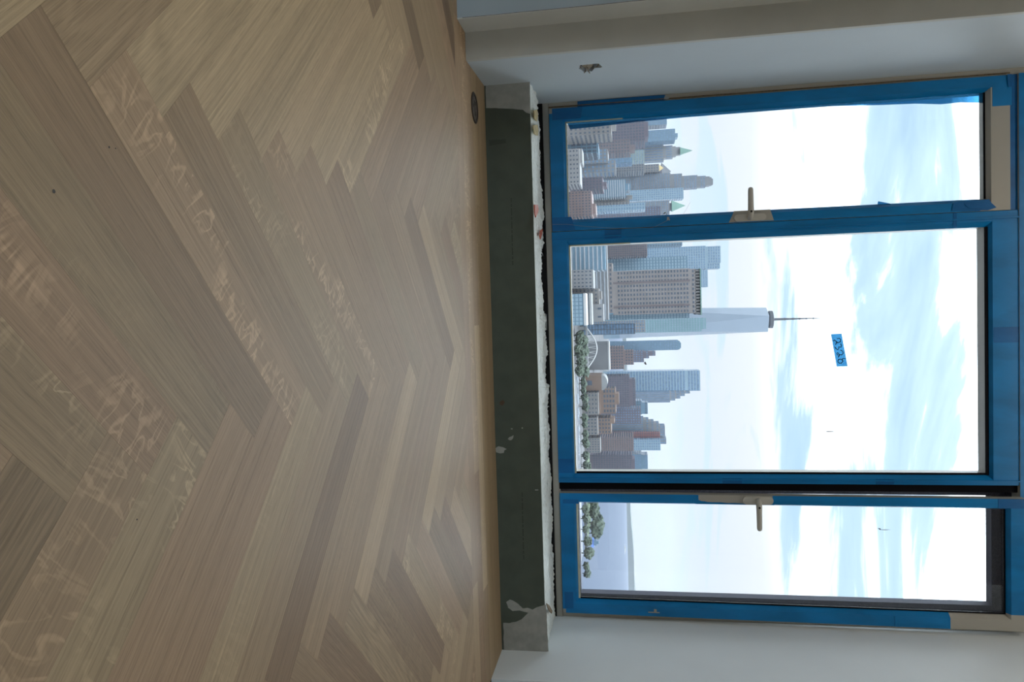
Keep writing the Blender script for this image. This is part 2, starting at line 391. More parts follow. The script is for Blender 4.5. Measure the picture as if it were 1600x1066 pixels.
TONES = {('H', 0, -3): (0.44, 0.25, 0.95, 0), ('H', 0, -2): (0.45, 0.85, 0.9, 0), ('H', 0, -1): (0.43, 0.2, 0.15, 0.25), ('H', 0, 0): (0.425, 0.65, 0.05, 0.1), ('H', 0, 1): (0.50, 0.65, 1.0, 0),
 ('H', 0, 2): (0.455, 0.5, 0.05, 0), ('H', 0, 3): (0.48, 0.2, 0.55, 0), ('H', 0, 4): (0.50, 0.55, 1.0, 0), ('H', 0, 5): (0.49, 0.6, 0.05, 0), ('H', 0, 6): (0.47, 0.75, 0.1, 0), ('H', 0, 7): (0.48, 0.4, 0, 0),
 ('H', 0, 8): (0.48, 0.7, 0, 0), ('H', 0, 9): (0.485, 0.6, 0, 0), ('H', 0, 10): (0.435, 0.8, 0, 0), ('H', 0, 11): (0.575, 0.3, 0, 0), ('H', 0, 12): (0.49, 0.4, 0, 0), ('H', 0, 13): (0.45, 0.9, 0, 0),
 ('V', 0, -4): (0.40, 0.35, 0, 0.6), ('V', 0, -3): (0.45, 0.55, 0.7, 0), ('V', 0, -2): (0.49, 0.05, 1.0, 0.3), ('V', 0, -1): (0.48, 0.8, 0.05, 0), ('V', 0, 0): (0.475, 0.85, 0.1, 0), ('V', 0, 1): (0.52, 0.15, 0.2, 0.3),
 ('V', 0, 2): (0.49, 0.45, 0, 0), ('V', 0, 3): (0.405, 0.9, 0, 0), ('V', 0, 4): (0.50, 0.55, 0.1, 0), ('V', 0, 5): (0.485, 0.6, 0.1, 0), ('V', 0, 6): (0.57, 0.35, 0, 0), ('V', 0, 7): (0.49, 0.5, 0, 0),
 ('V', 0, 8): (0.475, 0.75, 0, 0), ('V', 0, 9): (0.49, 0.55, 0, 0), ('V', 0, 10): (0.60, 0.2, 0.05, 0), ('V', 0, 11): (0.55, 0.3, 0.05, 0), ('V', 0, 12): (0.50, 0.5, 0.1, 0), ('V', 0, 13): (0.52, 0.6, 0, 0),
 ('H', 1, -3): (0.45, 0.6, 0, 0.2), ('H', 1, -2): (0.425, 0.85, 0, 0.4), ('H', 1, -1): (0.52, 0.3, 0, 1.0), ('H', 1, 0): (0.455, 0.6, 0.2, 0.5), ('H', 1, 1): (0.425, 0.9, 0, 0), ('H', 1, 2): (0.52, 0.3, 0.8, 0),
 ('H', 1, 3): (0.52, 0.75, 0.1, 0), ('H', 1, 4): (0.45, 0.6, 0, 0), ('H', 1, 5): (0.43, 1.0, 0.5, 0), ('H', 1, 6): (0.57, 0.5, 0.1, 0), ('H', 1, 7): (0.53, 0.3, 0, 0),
 ('V', -1, 6): (0.55, 0.05, 0, 0.3), ('V', -1, 7): (0.50, 0.4, 0, 0.8), ('V', -1, 8): (0.58, 0.05, 0, 0.8), ('V', -1, 9): (0.58, 0.05, 0, 0.2), ('V', -1, 10): (0.54, 0.1, 0.1, 0), ('V', -1, 11): (0.57, 0.2, 0.1, 0),  # tones of this left column also hold a sheen of light, paler and yellower
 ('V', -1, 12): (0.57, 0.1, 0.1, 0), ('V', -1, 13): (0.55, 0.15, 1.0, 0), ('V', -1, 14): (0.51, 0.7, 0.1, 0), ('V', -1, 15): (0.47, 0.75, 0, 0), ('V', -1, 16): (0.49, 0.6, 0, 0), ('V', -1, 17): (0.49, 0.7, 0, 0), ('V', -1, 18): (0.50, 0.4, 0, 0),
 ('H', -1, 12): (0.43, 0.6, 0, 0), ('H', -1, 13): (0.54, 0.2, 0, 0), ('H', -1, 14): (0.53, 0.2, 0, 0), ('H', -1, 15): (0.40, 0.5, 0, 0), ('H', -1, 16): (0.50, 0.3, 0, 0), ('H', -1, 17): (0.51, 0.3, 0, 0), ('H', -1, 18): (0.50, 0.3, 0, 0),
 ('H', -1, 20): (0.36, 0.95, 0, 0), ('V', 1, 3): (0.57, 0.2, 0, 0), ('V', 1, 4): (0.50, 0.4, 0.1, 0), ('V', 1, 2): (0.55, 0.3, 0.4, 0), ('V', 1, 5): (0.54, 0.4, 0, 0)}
rest = MB()
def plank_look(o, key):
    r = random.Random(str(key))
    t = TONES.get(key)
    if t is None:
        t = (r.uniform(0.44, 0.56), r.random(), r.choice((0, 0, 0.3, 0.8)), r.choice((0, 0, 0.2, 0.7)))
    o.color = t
def in_view(poly):
    for x, y in poly + [(sum(p[0] for p in poly)/len(poly), sum(p[1] for p in poly)/len(poly))]:
        v = Vector((x, y, 0)) - CAM; d = v.dot(FW)
        if d > 0.1:
            X = 800+F*v.dot(WA)/d; Y = 533+F*v.dot(UA)/d
            if -260 < X < 900 and -420 < Y < 1500: return True
    return False
PLANKS = []
for m in range(-6, 7):
    for k in range(-40, 60):
        for typ in 'HV':
            if typ == 'H': s0, t0 = k+2*NP*m, k; ang = radians(45); cs = [(s0, t0), (s0+NP, t0), (s0+NP, t0+1), (s0, t0+1)]
            else: s0, t0 = k+NP+2*NP*m, k-NP+1; ang = radians(135); cs = [(s0+1, t0), (s0+1, t0+NP), (s0, t0+NP), (s0, t0)]
            poly = [lat(*c) for c in cs]
            if all(p[0] < -3.5 or p[0] > 3.5 or p[1] < -3.4 or p[1] > YB for p in poly): continue
            if max(p[0] for p in poly) < -3.5 or min(p[0] for p in poly) > 3.5 or max(p[1] for p in poly) < -3.4: continue
            cl = clip(poly, lambda p: YB-p[1])
            cl = clip(cl, lambda p: p[0]+3.5); cl = clip(cl, lambda p: 3.5-p[0]); cl = clip(cl, lambda p: p[1]+3.4)
            if len(cl) < 3: continue
            PLANKS.append((typ, m, k, poly, cl, ang))
for typ, m, k, poly, cl, ang in PLANKS:
    org = poly[0]
    if not in_view(cl):
        rest.prism([(a, b, -0.014) for a, b in cl], [(a, b, 0.0) for a, b in cl]); continue
    whole = len(cl) == 4 and all(abs(a[0]-b[0])+abs(a[1]-b[1]) < 1e-6 for a, b in zip(cl, poly))
    if whole: o = bpy.data.objects.new('plank', full_mesh); COL.objects.link(o)
    else: o = local_prism(cl, org, ang).build('plank', WOOD)
    o.parent = fl; o.location = (org[0], org[1], 0); o.rotation_euler = (0, 0, ang)
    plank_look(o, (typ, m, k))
ro = rest.build('plank', WOOD, fl); ro.color = (0.5, 0.5, 0.2, 0.2); ro['kind'] = 'stuff'
# border planks along the window wall: rows of boards with butt joints
ROWS = [[-2.6, -1.105, -0.05, 1.035, 1.53], [-1.104, 0.62, 1.53], [-1.02, 0.045, 1.118, 1.53], [-1.02, -0.45, 0.40, 1.53],
        [-1.02, 0.72, 1.53], [-1.02, 0.15, 1.53]]
BT = [[(0.5, 0.6, 0.1, 0), (0.53, 0.6, 0.2, 0), (0.50, 0.8, 0.1, 0), (0.57, 0.3, 0.1, 0)], [(0.56, 0.5, 0.9, 0), (0.475, 0.9, 0.3, 0)],
      [(0.52, 0.5, 0.2, 0), (0.66, 0.1, 0.3, 0), (0.50, 0.4, 0.1, 0)], [(0.58, 0.1, 0.2, 0), (0.54, 0.2, 0.3, 0), (0.55, 0.1, 0.1, 0)],
      [(0.53, 0.2, 0.1, 0), (0.52, 0.1, 0, 0)], [(0.51, 0.1, 0, 0), (0.50, 0.1, 0, 0)]]
for i, xs in enumerate(ROWS):
    y0 = YB + i*WP; y1 = y0 + WP if i < 5 else YW
    if i == 0: y1_ = y1
    for j in range(len(xs)-1):
        x0, x1 = xs[j], xs[j+1]
        o = MB().box((G, G, -0.014), (x1-x0-G, y1-y0-G, 0.0)).build('plank', WOOD, fl)
        o.location = (x0, y0, 0); o.color = BT[i][j]

for kx, ky, kr in ((84, 299, 0.0022), (170.5, 230, 0.0013), (180.5, 232, 0.0009), (214, 812, 0.0011), (711, 906, 0.002)):
    q = atZ(kx, ky); MB().lathe([(kr, -0.0005), (kr, 0.0002)], 10, (q.x, q.y, 0)).build('knot', simple('dark_knot', (0.03, 0.02, 0.015), 0.6) if 'dark_knot' not in MATS else MATS['dark_knot'], fl)
# walls
YA, YBF = 2.69, 2.822                  # wall left of the bay, its pilaster face
XP = -1.105
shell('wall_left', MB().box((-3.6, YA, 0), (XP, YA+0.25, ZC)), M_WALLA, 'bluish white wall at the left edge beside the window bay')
pil = shell('wall_pilaster', MB().box((XP-0.25, YBF, 0), (-0.994, YBF+0.02, ZC)), M_PRIMER, 'grey primed pilaster face between the left wall and the window reveal')
cb_ = MB().box((XP, YA-0.0015, 0.0), (XP+0.004, YBF, ZC)); cb_.build('corner_return', M_PRIMER, pil)
# caulk line where the wall meets the pilaster
mb = MB(); random.seed(3)
mb.tube([(XP+0.001+random.uniform(-.0008, .0008), YA-0.001, 0.02+i*0.12) for i in range(25)], 0.0012, 5)
mb.build('caulk_bead', M_BRONZE2, pil)
# left reveal panel with a torn hole (outline from the photo, on the reveal plane)
def reveal_pt(x, y):
    # plane from (-0.994, YBF) to (XL, 3.62)
    d = ray(x, y); n = Vector((3.62-YBF, -(XL+0.994), 0)); p0 = Vector((-0.994, YBF, 0))
    t = (p0-CAM).dot(n)/d.dot(n); return CAM + d*t
hole_px = [(904, 107), (906.5, 104), (906, 102), (911, 101.5), (917, 100.8), (924, 100.3), (930, 99.6), (935.5, 99.6), (938, 101.6), (941, 104.5), (938, 106), (932, 106.5),
           (928.5, 107), (926.5, 109.5), (924.5, 112), (922.5, 111.5), (919, 111.5), (916.5, 111), (914.5, 113.5), (913, 111.5), (910.5, 111), (908, 109)]
hole = [reveal_pt(*q) for q in hole_px]
a, b_ = Vector((-0.994, YBF, 0)), Vector((XL, 3.62, 0))
outer = [a, b_, b_+Vector((0, 0, ZC)), a+Vector((0, 0, ZC))]
mb = MB(); allp = outer + hole
mb.v = [tuple(p) for p in allp]
mb.f = [tuple(t) for t in tessellate_polygon([outer, hole])]
n0 = len(mb.v); nin = Vector((-1, -0.03, 0))*0.016
mb.v += [tuple(p+nin) for p in hole]
for i in range(len(hole)):
    j = (i+1) % len(hole); mb.f.append((4+i, 4+j, n0+j, n0+i))
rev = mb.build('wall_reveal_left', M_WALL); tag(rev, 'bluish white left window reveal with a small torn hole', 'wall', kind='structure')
ctr = sum(hole, Vector())/len(hole)
MB().prism([tuple(ctr+(p-ctr)*1.25+nin*1.02) for p in hole], [tuple(ctr+(p-ctr)*1.25+nin*1.8) for p in hole]).build('cavity_shade', M_BLACK, rev)  # black sheet stands for the shade inside the hole
# torn paper scraps inside the hole
mb = MB()
scr = [(909, 103.5), (917, 102), (925, 102.2), (928, 105), (925, 108), (921, 110.3), (917, 109.5), (912, 109.8), (910, 107)]
sp = [reveal_pt(*q) + nin*(0.3+0.4*((i*37) % 5)/5) for i, q in enumerate(scr)]
mb.prism([tuple(p) for p in sp], [tuple(p+nin*0.15) for p in sp]); mb.build('torn_gypsum', simple('torn_gypsum', (0.33, 0.29, 0.22), 0.9, 0.45, 120.0), rev)
mb = MB()
for q in ((913, 112.6, 916, 106), (921.5, 113, 918, 107), (931, 103, 936, 101), (908, 105, 906, 103)):
    p, q2 = reveal_pt(q[0], q[1]), reveal_pt(q[2], q[3]); mb.tube([tuple(p-nin*0.2), tuple((p+q2)/2-nin*0.3), tuple(q2+nin*0.3)], 0.002, 5)
mb.build('paper_scrap', M_BROWN, rev)

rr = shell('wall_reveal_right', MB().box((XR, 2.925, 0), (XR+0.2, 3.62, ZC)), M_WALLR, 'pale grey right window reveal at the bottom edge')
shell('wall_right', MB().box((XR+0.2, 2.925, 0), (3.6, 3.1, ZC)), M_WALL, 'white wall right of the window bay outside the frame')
shell('wall_side_left', MB().box((-3.7, -3.7, 0), (-3.6, 2.95, 0.25)).box((-3.7, -3.7, 2.6), (-3.6, 2.95, ZC)).box((-3.7, -3.7, 0.25), (-3.6, -3.2, 2.6)).box((-3.7, 0.9, 0.25), (-3.6, 2.95, 2.6)), M_WALL,
      'white side wall with a second window opening at the far left outside the frame')
shell('wall_side_right', MB().box((3.6, -3.7, 0), (3.7, 3.1, 0.25)).box((3.6, -3.7, 2.6), (3.7, 3.1, ZC)).box((3.6, -3.7, 0.25), (3.7, -1.9, 2.6)).box((3.6, 0.3, 0.25), (3.7, 3.1, 2.6)), M_WALL,
      'white side wall with an opening added for fill light at the far right outside the frame')  # unseen opening added to light the surfaces that face the room
shell('wall_back', MB().box((-3.6, -3.7, 0), (3.6, -3.6, ZC)), M_WALL, 'white back wall behind the photographer')
shell('ceiling', MB().box((-3.7, -3.7, ZC), (3.7, 3.75, ZC+0.1)), M_CEIL, 'plain white ceiling of the room', 'ceiling')

# knee wall below the window
kw = shell('wall_window', MB().box((-1.02, YW, 0), (XR, YW+0.012, ZK-0.002)).box((-1.02, YW+0.012, 0), (XR, 3.40, ZK-0.03)), M_GREEN,
           'low dark green moisture board wall under the windows')
MB().box((-1.03, 3.40, -0.05), (XR, 3.72, 0.09)).box((-1.03, 3.572, 0.09), (XR, 3.72, 0.2125)).build('slot_bottom', M_BLACK, kw)  # coloured black for the shade in the open slot
def onwall(pts): return px(pts, YW)
l_mud = onwall([(758.3, 122), (828.0, 120), (828.3, 178), (822, 176), (817, 171.5), (809, 171), (800, 170), (785, 169.5), (770, 169), (759.6, 169)])
slab(rough_line(l_mud, 0.002, 0.012, 1), YW, 0.0012).build('joint_compound', M_MUD, kw)
r_mud = onwall([(787.6, 1016), (857, 1018), (853, 945), (846, 947), (838, 949.5), (832, 953), (825, 958), (815, 968), (806, 972), (796, 974), (786.5, 973.5)])
slab(rough_line(r_mud, 0.003, 0.012, 2), YW, 0.0012).build('joint_compound', M_MUD, kw)
for pts in ([(774, 701), (779, 697.5), (783, 698.5), (788, 700), (791.5, 702), (788, 704), (787, 708), (781, 708.5), (775.5, 707)],
            [(793.5, 686), (796, 683), (799.5, 682), (802.5, 680), (802, 684), (799, 688), (796, 688)],
            [(791, 941), (797, 937), (803, 939.5), (810, 944), (817, 951), (824, 950), (835, 954), (825, 957.5), (812, 954), (801, 955), (794, 950)],
            [(798, 669.5), (801, 669.5), (801, 671), (798.5, 671)], [(815, 668), (817, 668), (817, 670), (815, 670)], [(836, 765), (841, 765), (841, 766.5), (836, 766.5)]):
    slab(rough_line(onwall(pts), 0.0018, 0.006, 5), YW, 0.001).build('plaster_smear', M_MUD, kw)
ink = MB()         # faint factory print on the board: rows of tiny dashes
for (x0, y0, x1, y1) in ((798, 310, 800.5, 415), (815, 770, 817.5, 875)):
    n = 46
    for i in range(n):
        if (i*7) % 9 in (3, 6): continue
        ya = y0+(y1-y0)*i/n; yb = ya+(y1-y0)/n*0.6; xa = x0+(x1-x0)*i/n
        c = px([(xa, ya), (xa+1.6, ya), (xa+1.6, yb), (xa, yb)], YW)
        ink.prism([(p[0], YW-0.0002, p[1]) for p in c], [(p[0], YW-0.0006, p[1]) for p in c])
io = ink.build('print_dashes', M_INK, kw); io['kind'] = 'stuff'
stain = slab(rough_line(onwall([(764, 219), (790, 217.5), (791, 224), (765, 228)]), 0.002, 0.01, 8), YW, 0.0006).build('dark_smudge', simple('smudge', (0.07, 0.085, 0.068), 0.8), kw)
slab(rough_line(onwall([(781, 628), (786, 625), (789, 629), (785, 634), (781, 632)]), 0.0015, 0.006, 8), YW, 0.0008).build('rust_spot', simple('rust_spot', (0.10, 0.06, 0.04), 0.8), kw)

# torn top of the knee wall: ragged white plaster strip in front of the dark slot
back_px = [(836, 132), (839, 150), (840, 175), (841, 200), (843, 240), (844, 270), (845.5, 300), (846, 312), (850.5, 318), (850, 340), (846.5, 352), (848, 380), (846, 400), (845.5, 420),
           (847, 450), (847.5, 480), (851, 492), (850, 510), (856.5, 540), (855.5, 552), (853, 562), (852.5, 590), (858, 604), (860, 612), (856, 622), (856, 640), (857, 660), (857.5, 690),
           (858, 714), (864, 718), (865, 740), (866, 770), (866, 800), (865, 815), (863, 830), (863.5, 850), (865, 870), (865, 890), (866, 905), (867, 925), (869, 950), (868, 975), (862, 990), (858, 1004)]
def topz(x, y): q = atZ(x, y, ZK); return q.x, min(q.y, YF-0.012)
rim = MB(); NV = 9; rows = []
def back_at(X):
    pts = BK
    for a, b in zip(pts, pts[1:]):
        if a[0] <= X <= b[0]: return a[1]+(b[1]-a[1])*(X-a[0])/max(1e-6, b[0]-a[0])
    return pts[0][1] if X < pts[0][0] else pts[-1][1]
BK = sorted(topz(*q) for q in back_px)
NX = 520
for i in range(NX+1):
    X = XL+0.002+(XR-XL-0.004)*i/NX
    yb = back_at(X)+0.012*noise.noise(Vector((X*60, 2, 0)))
    row = []
    for j in range(NV):
        t = j/(NV-1); Y = YW+0.001+(yb-YW-0.001)*t
        h = 0.009*noise.fractal(Vector((X*9, Y*22, 1.7)), 1.0, 2.0, 5)
        h += 0.006*noise.noise(Vector((X*70, Y*70, 4)))
        if j == 0: h = 0.002*noise.noise(Vector((X*50, 0, 9)))
        row.append((X, Y, ZK+h*min(1.0, 4*t+0.15)+0.002*t))
    rows.append(row)
n0 = 0
for r_ in rows: rim.v += r_
for i in range(NX):
    for j in range(NV-1): rim.f.append((i*NV+j, (i+1)*NV+j, (i+1)*NV+j+1, i*NV+j+1))
n1_ = len(rim.v)
for i in range(NX+1):
    rim.v.append((rows[i][-1][0], rows[i][-1][1], 0.10)); rim.v.append((rows[i][0][0], rows[i][0][1], ZK-0.02))
for i in range(NX):
    rim.f.append((i*NV+NV-1, (i+1)*NV+NV-1, n1_+2*(i+1), n1_+2*i)); rim.f.append((i*NV, n1_+2*i+1, n1_+2*(i+1)+1, (i+1)*NV))
rim.build('torn_plaster_edge', M_TORN, kw)
# scraps along the edge
def scrap(name, pts, mat, z=ZK+0.012, th=0.004):
    q = [atZ(x, y, z) for x, y in pts]
    MB().prism([(p.x, min(p.y, YF-0.004), z) for p in q], [(p.x, min(p.y, YF-0.004), z+th) for p in q]).build(name, mat, kw)
scrap('orange_scrap', [(834, 320), (839, 320), (840.5, 328), (838.5, 335), (836, 340), (834.5, 334)], M_ORANGE)
scrap('orange_scrap', [(843, 361), (847, 358), (846, 366), (843.5, 374), (842, 368)], M_ORANGE)
scrap('foam_lump', [(833, 173), (838, 171), (839.5, 180), (838, 190), (834, 186)], M_FOAM)
scrap('foam_lump', [(832, 196), (839, 195), (840, 205), (839, 212), (834, 210)], M_FOAM)
scrap('torn_paper', [(853, 943), (857, 946), (862, 955), (861, 959), (856, 953)], M_BROWN)
scrap('steel_angle', [(847, 313), (850.5, 311), (853, 405), (849.5, 405)], M_STEEL, ZK-0.004, 0.003)
scrap('steel_angle', [(860, 716), (864.5, 714), (867, 800), (862.5, 812)], M_STEEL, ZK-0.004, 0.003)
scrap('mortar_lump', [(849, 494), (855, 491), (858, 498), (857.5, 512), (852, 516), (850, 505)], M_STEEL, ZK-0.006, 0.010)
mb = MB(); random.seed(11)
for i in range(9):
    X = XL+0.05+(XR-XL-0.1)*random.random(); yb = back_at(X)
    p = Vector((X, yb-0.02, ZK-0.005))
    mb.tube([tuple(p), tuple(p+Vector((random.uniform(-.01, .01), 0.02, 0.008))), tuple(p+Vector((random.uniform(-.02, .02), random.uniform(.03, .05), random.uniform(-.004, .012))))], [0.002, 0.0014, 0.0006], 4)
so = mb.build('paper_fibres', M_TORN, kw); so['kind'] = 'stuff'

# floor outlet ring
go = empty('floor_outlet', (-0.846, 2.955, 0)); tag(go, 'round dark bronze floor outlet ring in the border planks by the pilaster', 'floor outlet')
MB().lathe([(0.063, 0.0), (0.063, 0.0028), (0.060, 0.0042), (0.052, 0.0042), (0.049, 0.001)], 48).build('ring', M_BRONZE, go, True)
MB().lathe([(0.047, 0.0004), (0.047, 0.0016), (0.044, 0.0020)], 40).build('lid', M_BRONZE2, go)
mb = MB()
for a_ in (0.4, 2.5, 4.6): mb.lathe([(0.008, 0.0015), (0.008, 0.0030), (0.006, 0.0034)], 14, (0.026*cos(a_), 0.026*sin(a_), 0))
mb.box((-0.03, -0.004, 0.0016), (0.03, 0.004, 0.003)); so = mb.build('lid_screws', M_BRONZE, go); so['kind'] = 'stuff'
# ------------------------------------------------------------------ window
def member(name, mat, parent, side, O, I1, I2, y0, yb, y1, org=(0, 0, 0)):
    def c(R, end):
        x0, z0, x1, z1 = R
        return {'left': ((x0, z0), (x0, z1)), 'right': ((x1, z0), (x1, z1)), 'bottom': ((x0, z0), (x1, z0)), 'top': ((x0, z1), (x1, z1))}[side][end]
    loops = []
    for e in (0, 1):
        o_, a_, b2 = c(O, e), c(I1, e), c(I2, e)
        L = [(o_[0], y0, o_[1]), (a_[0], y0, a_[1]), (b2[0], yb, b2[1]), (b2[0], y1, b2[1]), (o_[0], y1, o_[1])]
        loops.append([(p[0]-org[0], p[1]-org[1], p[2]-org[2]) for p in L])
    return MB().prism(*loops).build(name, mat, parent)
def tape_strip(parent, side, O, I1, I2, y0, yb, lo=None, hi=None, org=(0, 0, 0), mat=None, t=0.0012, cover=None, name='masking_tape'):
    # a length of tape folded over the front face and the bevel; lo..hi along the member, cover = outer limit across it
    x0, z0, x1, z1 = O; ax0, az0, ax1, az1 = I1; bx0, bz0, bx1, bz1 = I2
    vert = side in ('left', 'right')
    def cross(s):
        if side == 'left': q = [(cover if cover is not None else x0), ax0, bx0]
        elif side == 'right': q = [(cover if cover is not None else x1), ax1, bx1]
        elif side == 'bottom': q = [(cover if cover is not None else z0), az0, bz0]
        else: q = [(cover if cover is not None else z1), az1, bz1]
        L = [(q[0], y0-t), (q[1], y0-t), (q[2], yb-t), (q[2], yb+0.0004), (q[1], y0+0.0004), (q[0], y0+0.0004)]
        return [(a, y, s) if vert else (s, y, a) for a, y in L]
    if lo is None: lo = (z0 if vert else x0)
    if hi is None: hi = (z1 if vert else x1)
    n = 14; sect = []
    for i in range(n+1):
        s = lo+(hi-lo)*i/n
        L = cross(s)
        sect.append([(p[0]-org[0], p[1]-org[1], p[2]-org[2]) for p in L])
    mb = MB(); k = 6
    for L in sect: mb.v += L
    for i in range(n):
        for j in range(k): mb.f.append((i*k+j, i*k+(j+1) % k, (i+1)*k+(j+1) % k, (i+1)*k+j))
    mb.f.append(tuple(range(k))); mb.f.append(tuple(n*k+j for j in range(k)))
    return mb.build(name, mat or M_TAPE, parent)

# fixed outer frame
fr = empty('trim_1'); tag(fr, 'fixed beige aluminium window frame taped in blue, with sill, jambs and transom bar', 'window frame', kind='structure')
MB().box((XL, YF+0.001, 0.213), (XR, 3.70, 0.2435)).build('sill_bar', M_ALU, fr, bevel=0.003)
MB().box((XL, YF+0.006, 0.2435), (-0.9895, 3.70, ZC)).build('jamb', M_ALU, fr, bevel=0.003)
MB().box((-1.0, YF+0.002, 0.2435), (-0.9955, YF+0.008, 2.30)).build('jamb_groove', M_BROWN, fr)
MB().box((XR-0.020, YF+0.010, 0.2435), (XR, 3.70, ZC)).build('jamb', M_ALU, fr, bevel=0.003)
MB().box((-0.9895, YF-0.010, 2.329), (XR-0.02, 3.70, 2.352)).box((-0.9895, YF+0.004, 2.299), (-0.392, 3.70, 2.329)).build('transom', M_ALU, fr, bevel=0.002)
MB().box((-0.9895, YF-0.0115, 2.329), (XR-0.03, YF-0.0105, 2.353)).build('masking_tape', M_TAPE, fr)
MB().box((-0.9895, YF+0.0020, 2.2995), (-0.392, YF+0.0035, 2.3285)).build('masking_tape', M_TAPE2, fr)
slab([(-1.016, 0.385), (-0.990, 0.385), (-0.9905, 0.80), (-0.998, 0.812), (-1.016, 0.80)], YF+0.004, 0.0015).build('masking_tape', M_TAPE2, fr)
slab([(-1.010, 0.80), (-0.994, 0.795), (-0.992, 0.812), (-0.999, 0.822), (-1.008, 0.815)], YF+0.002, 0.003).build('tape_curl', M_STEEL, fr)
slab([(-0.986, 2.28), (-0.93, 2.284), (-0.93, 2.298), (-0.986, 2.298)], YF-0.016, 0.001).build('masking_tape', M_TAPE2, fr)
# dark rebate around the right opening
R0 = (0.884, 0.2435, 1.508, 2.329); R1 = (0.912, 0.335, 1.430, 2.243)
M_REB = simple('dusty_dark_frame', (0.055, 0.055, 0.075), 0.8, 0.55, 300.0)
rb = MB(); y0_, y1_ = 3.635, 3.69
rb.box((R0[0], y0_, R0[1]), (R1[0], y1_, R0[3])).box((R1[2], y0_, R0[1]), (R0[2], y1_, R0[3])).box((R1[0], y0_, R0[1]), (R1[2], y1_, R1[1])).box((R1[0], y0_, R1[3]), (R1[2], y1_, R0[3]))
rb.build('dark_rebate', M_REB, fr)
MB().box((0.8485, YF+0.012, 0.2435), (0.884, 3.69, 2.329)).build('rebate_strip', M_GASK, fr)  # black colour stands for the shade in the gap beside the sash

# ---- left sash (closed)
s1 = empty('window_1'); tag(s1, 'closed narrow left window sash in blue tape with a bare beige top rail', 'window', kind='structure')
O, I1, I2 = (-0.985, 0.247, -0.3925, 2.294), (-0.937, 0.312, -0.432, 2.216), (-0.922, 0.325, -0.449, 2.200)
Y0, Y1b, Yk = 3.560, 3.588, 3.635
for sd, nm in (('left', 'stile'), ('right', 'stile'), ('bottom', 'rail'), ('top', 'rail')): member(nm, M_ALU, s1, sd, O, I1, I2, Y0, Y1b, Yk)
MB().box((-0.926, 3.590, 0.320), (-0.444, 3.596, 2.205)).build('glass_pane', M_GLASS, s1)
MB().box((-0.922, 3.583, 2.196), (-0.449, 3.5885, 2.207)).build('gasket', M_GASK, s1)
MB().box((-0.922, 3.582, 0.322), (-0.449, 3.588, 0.330)).build('glazing_bead', M_CREAM, s1)
MB().box((-0.924, 3.582, 0.322), (-0.919, 3.588, 0.60)).build('glazing_bead', M_CREAM, s1)
tape_strip(s1, 'left', O, I1, I2, Y0, Y1b, 0.262, 2.294)
tape_strip(s1, 'right', O, I1, I2, Y0, Y1b, 0.262, 2.17)
tape_strip(s1, 'bottom', O, I1, I2, Y0, Y1b, -0.962, -0.3925, t=0.0016)
slab([(-0.962, 2.300), (-0.852, 2.300), (-0.852, 2.222), (-0.962, 2.222)], Y0, 0.0016).build('masking_tape', M_TAPE, s1)
slab([(-0.437, 2.06), (-0.40, 2.05), (-0.394, 2.20), (-0.405, 2.235), (-0.425, 2.215), (-0.443, 2.205), (-0.44, 2.12)], Y0-0.003, 0.002).build('tape_end', M_TAPE2, s1)
slab([(-0.428, 2.10), (-0.408, 2.12), (-0.400, 2.19), (-0.418, 2.18)], Y0-0.007, 0.0015).build('tape_end', M_TAPE2, s1)
slab([(-0.985, 0.262), (-0.93, 0.262), (-0.93, 0.40), (-0.985, 0.41)], Y0-0.0025, 0.001).build('tape_overlap', M_TAPE2, s1)
slab([(-0.46, 0.2475), (-0.396, 0.2475), (-0.396, 0.36), (-0.46, 0.34)], Y0-0.0025, 0.001).build('tape_overlap', M_TAPE2, s1)
def glass_slab(pts, Y, th): return slab(px(pts, Y), Y, th)
slab([(-0.923, 0.33), (-0.923, 2.198), (-0.908, 2.198), (-0.911, 1.5), (-0.907, 0.9), (-0.902, 0.66), (-0.893, 0.50), (-0.889, 0.345)], 3.589, 0.0008).build('tape_on_glass', M_TAPELIT, s1)  # tape overhang low down; upper length added as the bevel's bright lit line
glass_slab([(1300, 166), (1400, 159), (1536, 150), (1537, 161), (1500, 160), (1470, 163), (1430, 162), (1380, 164)], 3.589, 0.0008).build('tape_on_glass', M_TAPELIT, s1)
glass_slab([(1371, 319.5), (1372, 314.5), (1390, 318), (1392, 320)], 3.56, 0.001).build('tape_flap', M_TAPELIT, s1)
MB().tube([tuple(at(853, 351, 3.552)), tuple(at(885, 350.5, 3.55)), tuple(at(915, 354, 3.552)), tuple(at(960, 356.5, 3.553)), tuple(at(1020, 356, 3.553)), tuple(at(1042, 345, 3.553)), tuple(at(1044, 338, 3.55))], 0.0007, 5).build('loose_thread', M_WIRE, s1)
mb = MB(); random.seed(5)
for i in range(5):
    a_ = at(1037+random.random()*9, 331+random.random()*14, 3.552); mb.tube([tuple(a_), tuple(a_+Vector((random.uniform(-.015, .015), -0.004, random.uniform(-.012, .012))))], 0.0035, 5)
mb.build('thread_knot', M_WIRE, s1)
MB().tube([tuple(at(1067, 336, 3.554)), tuple(at(1078.5, 316, 3.554))], 0.0006, 4).build('thread_end', M_WIRE, s1)

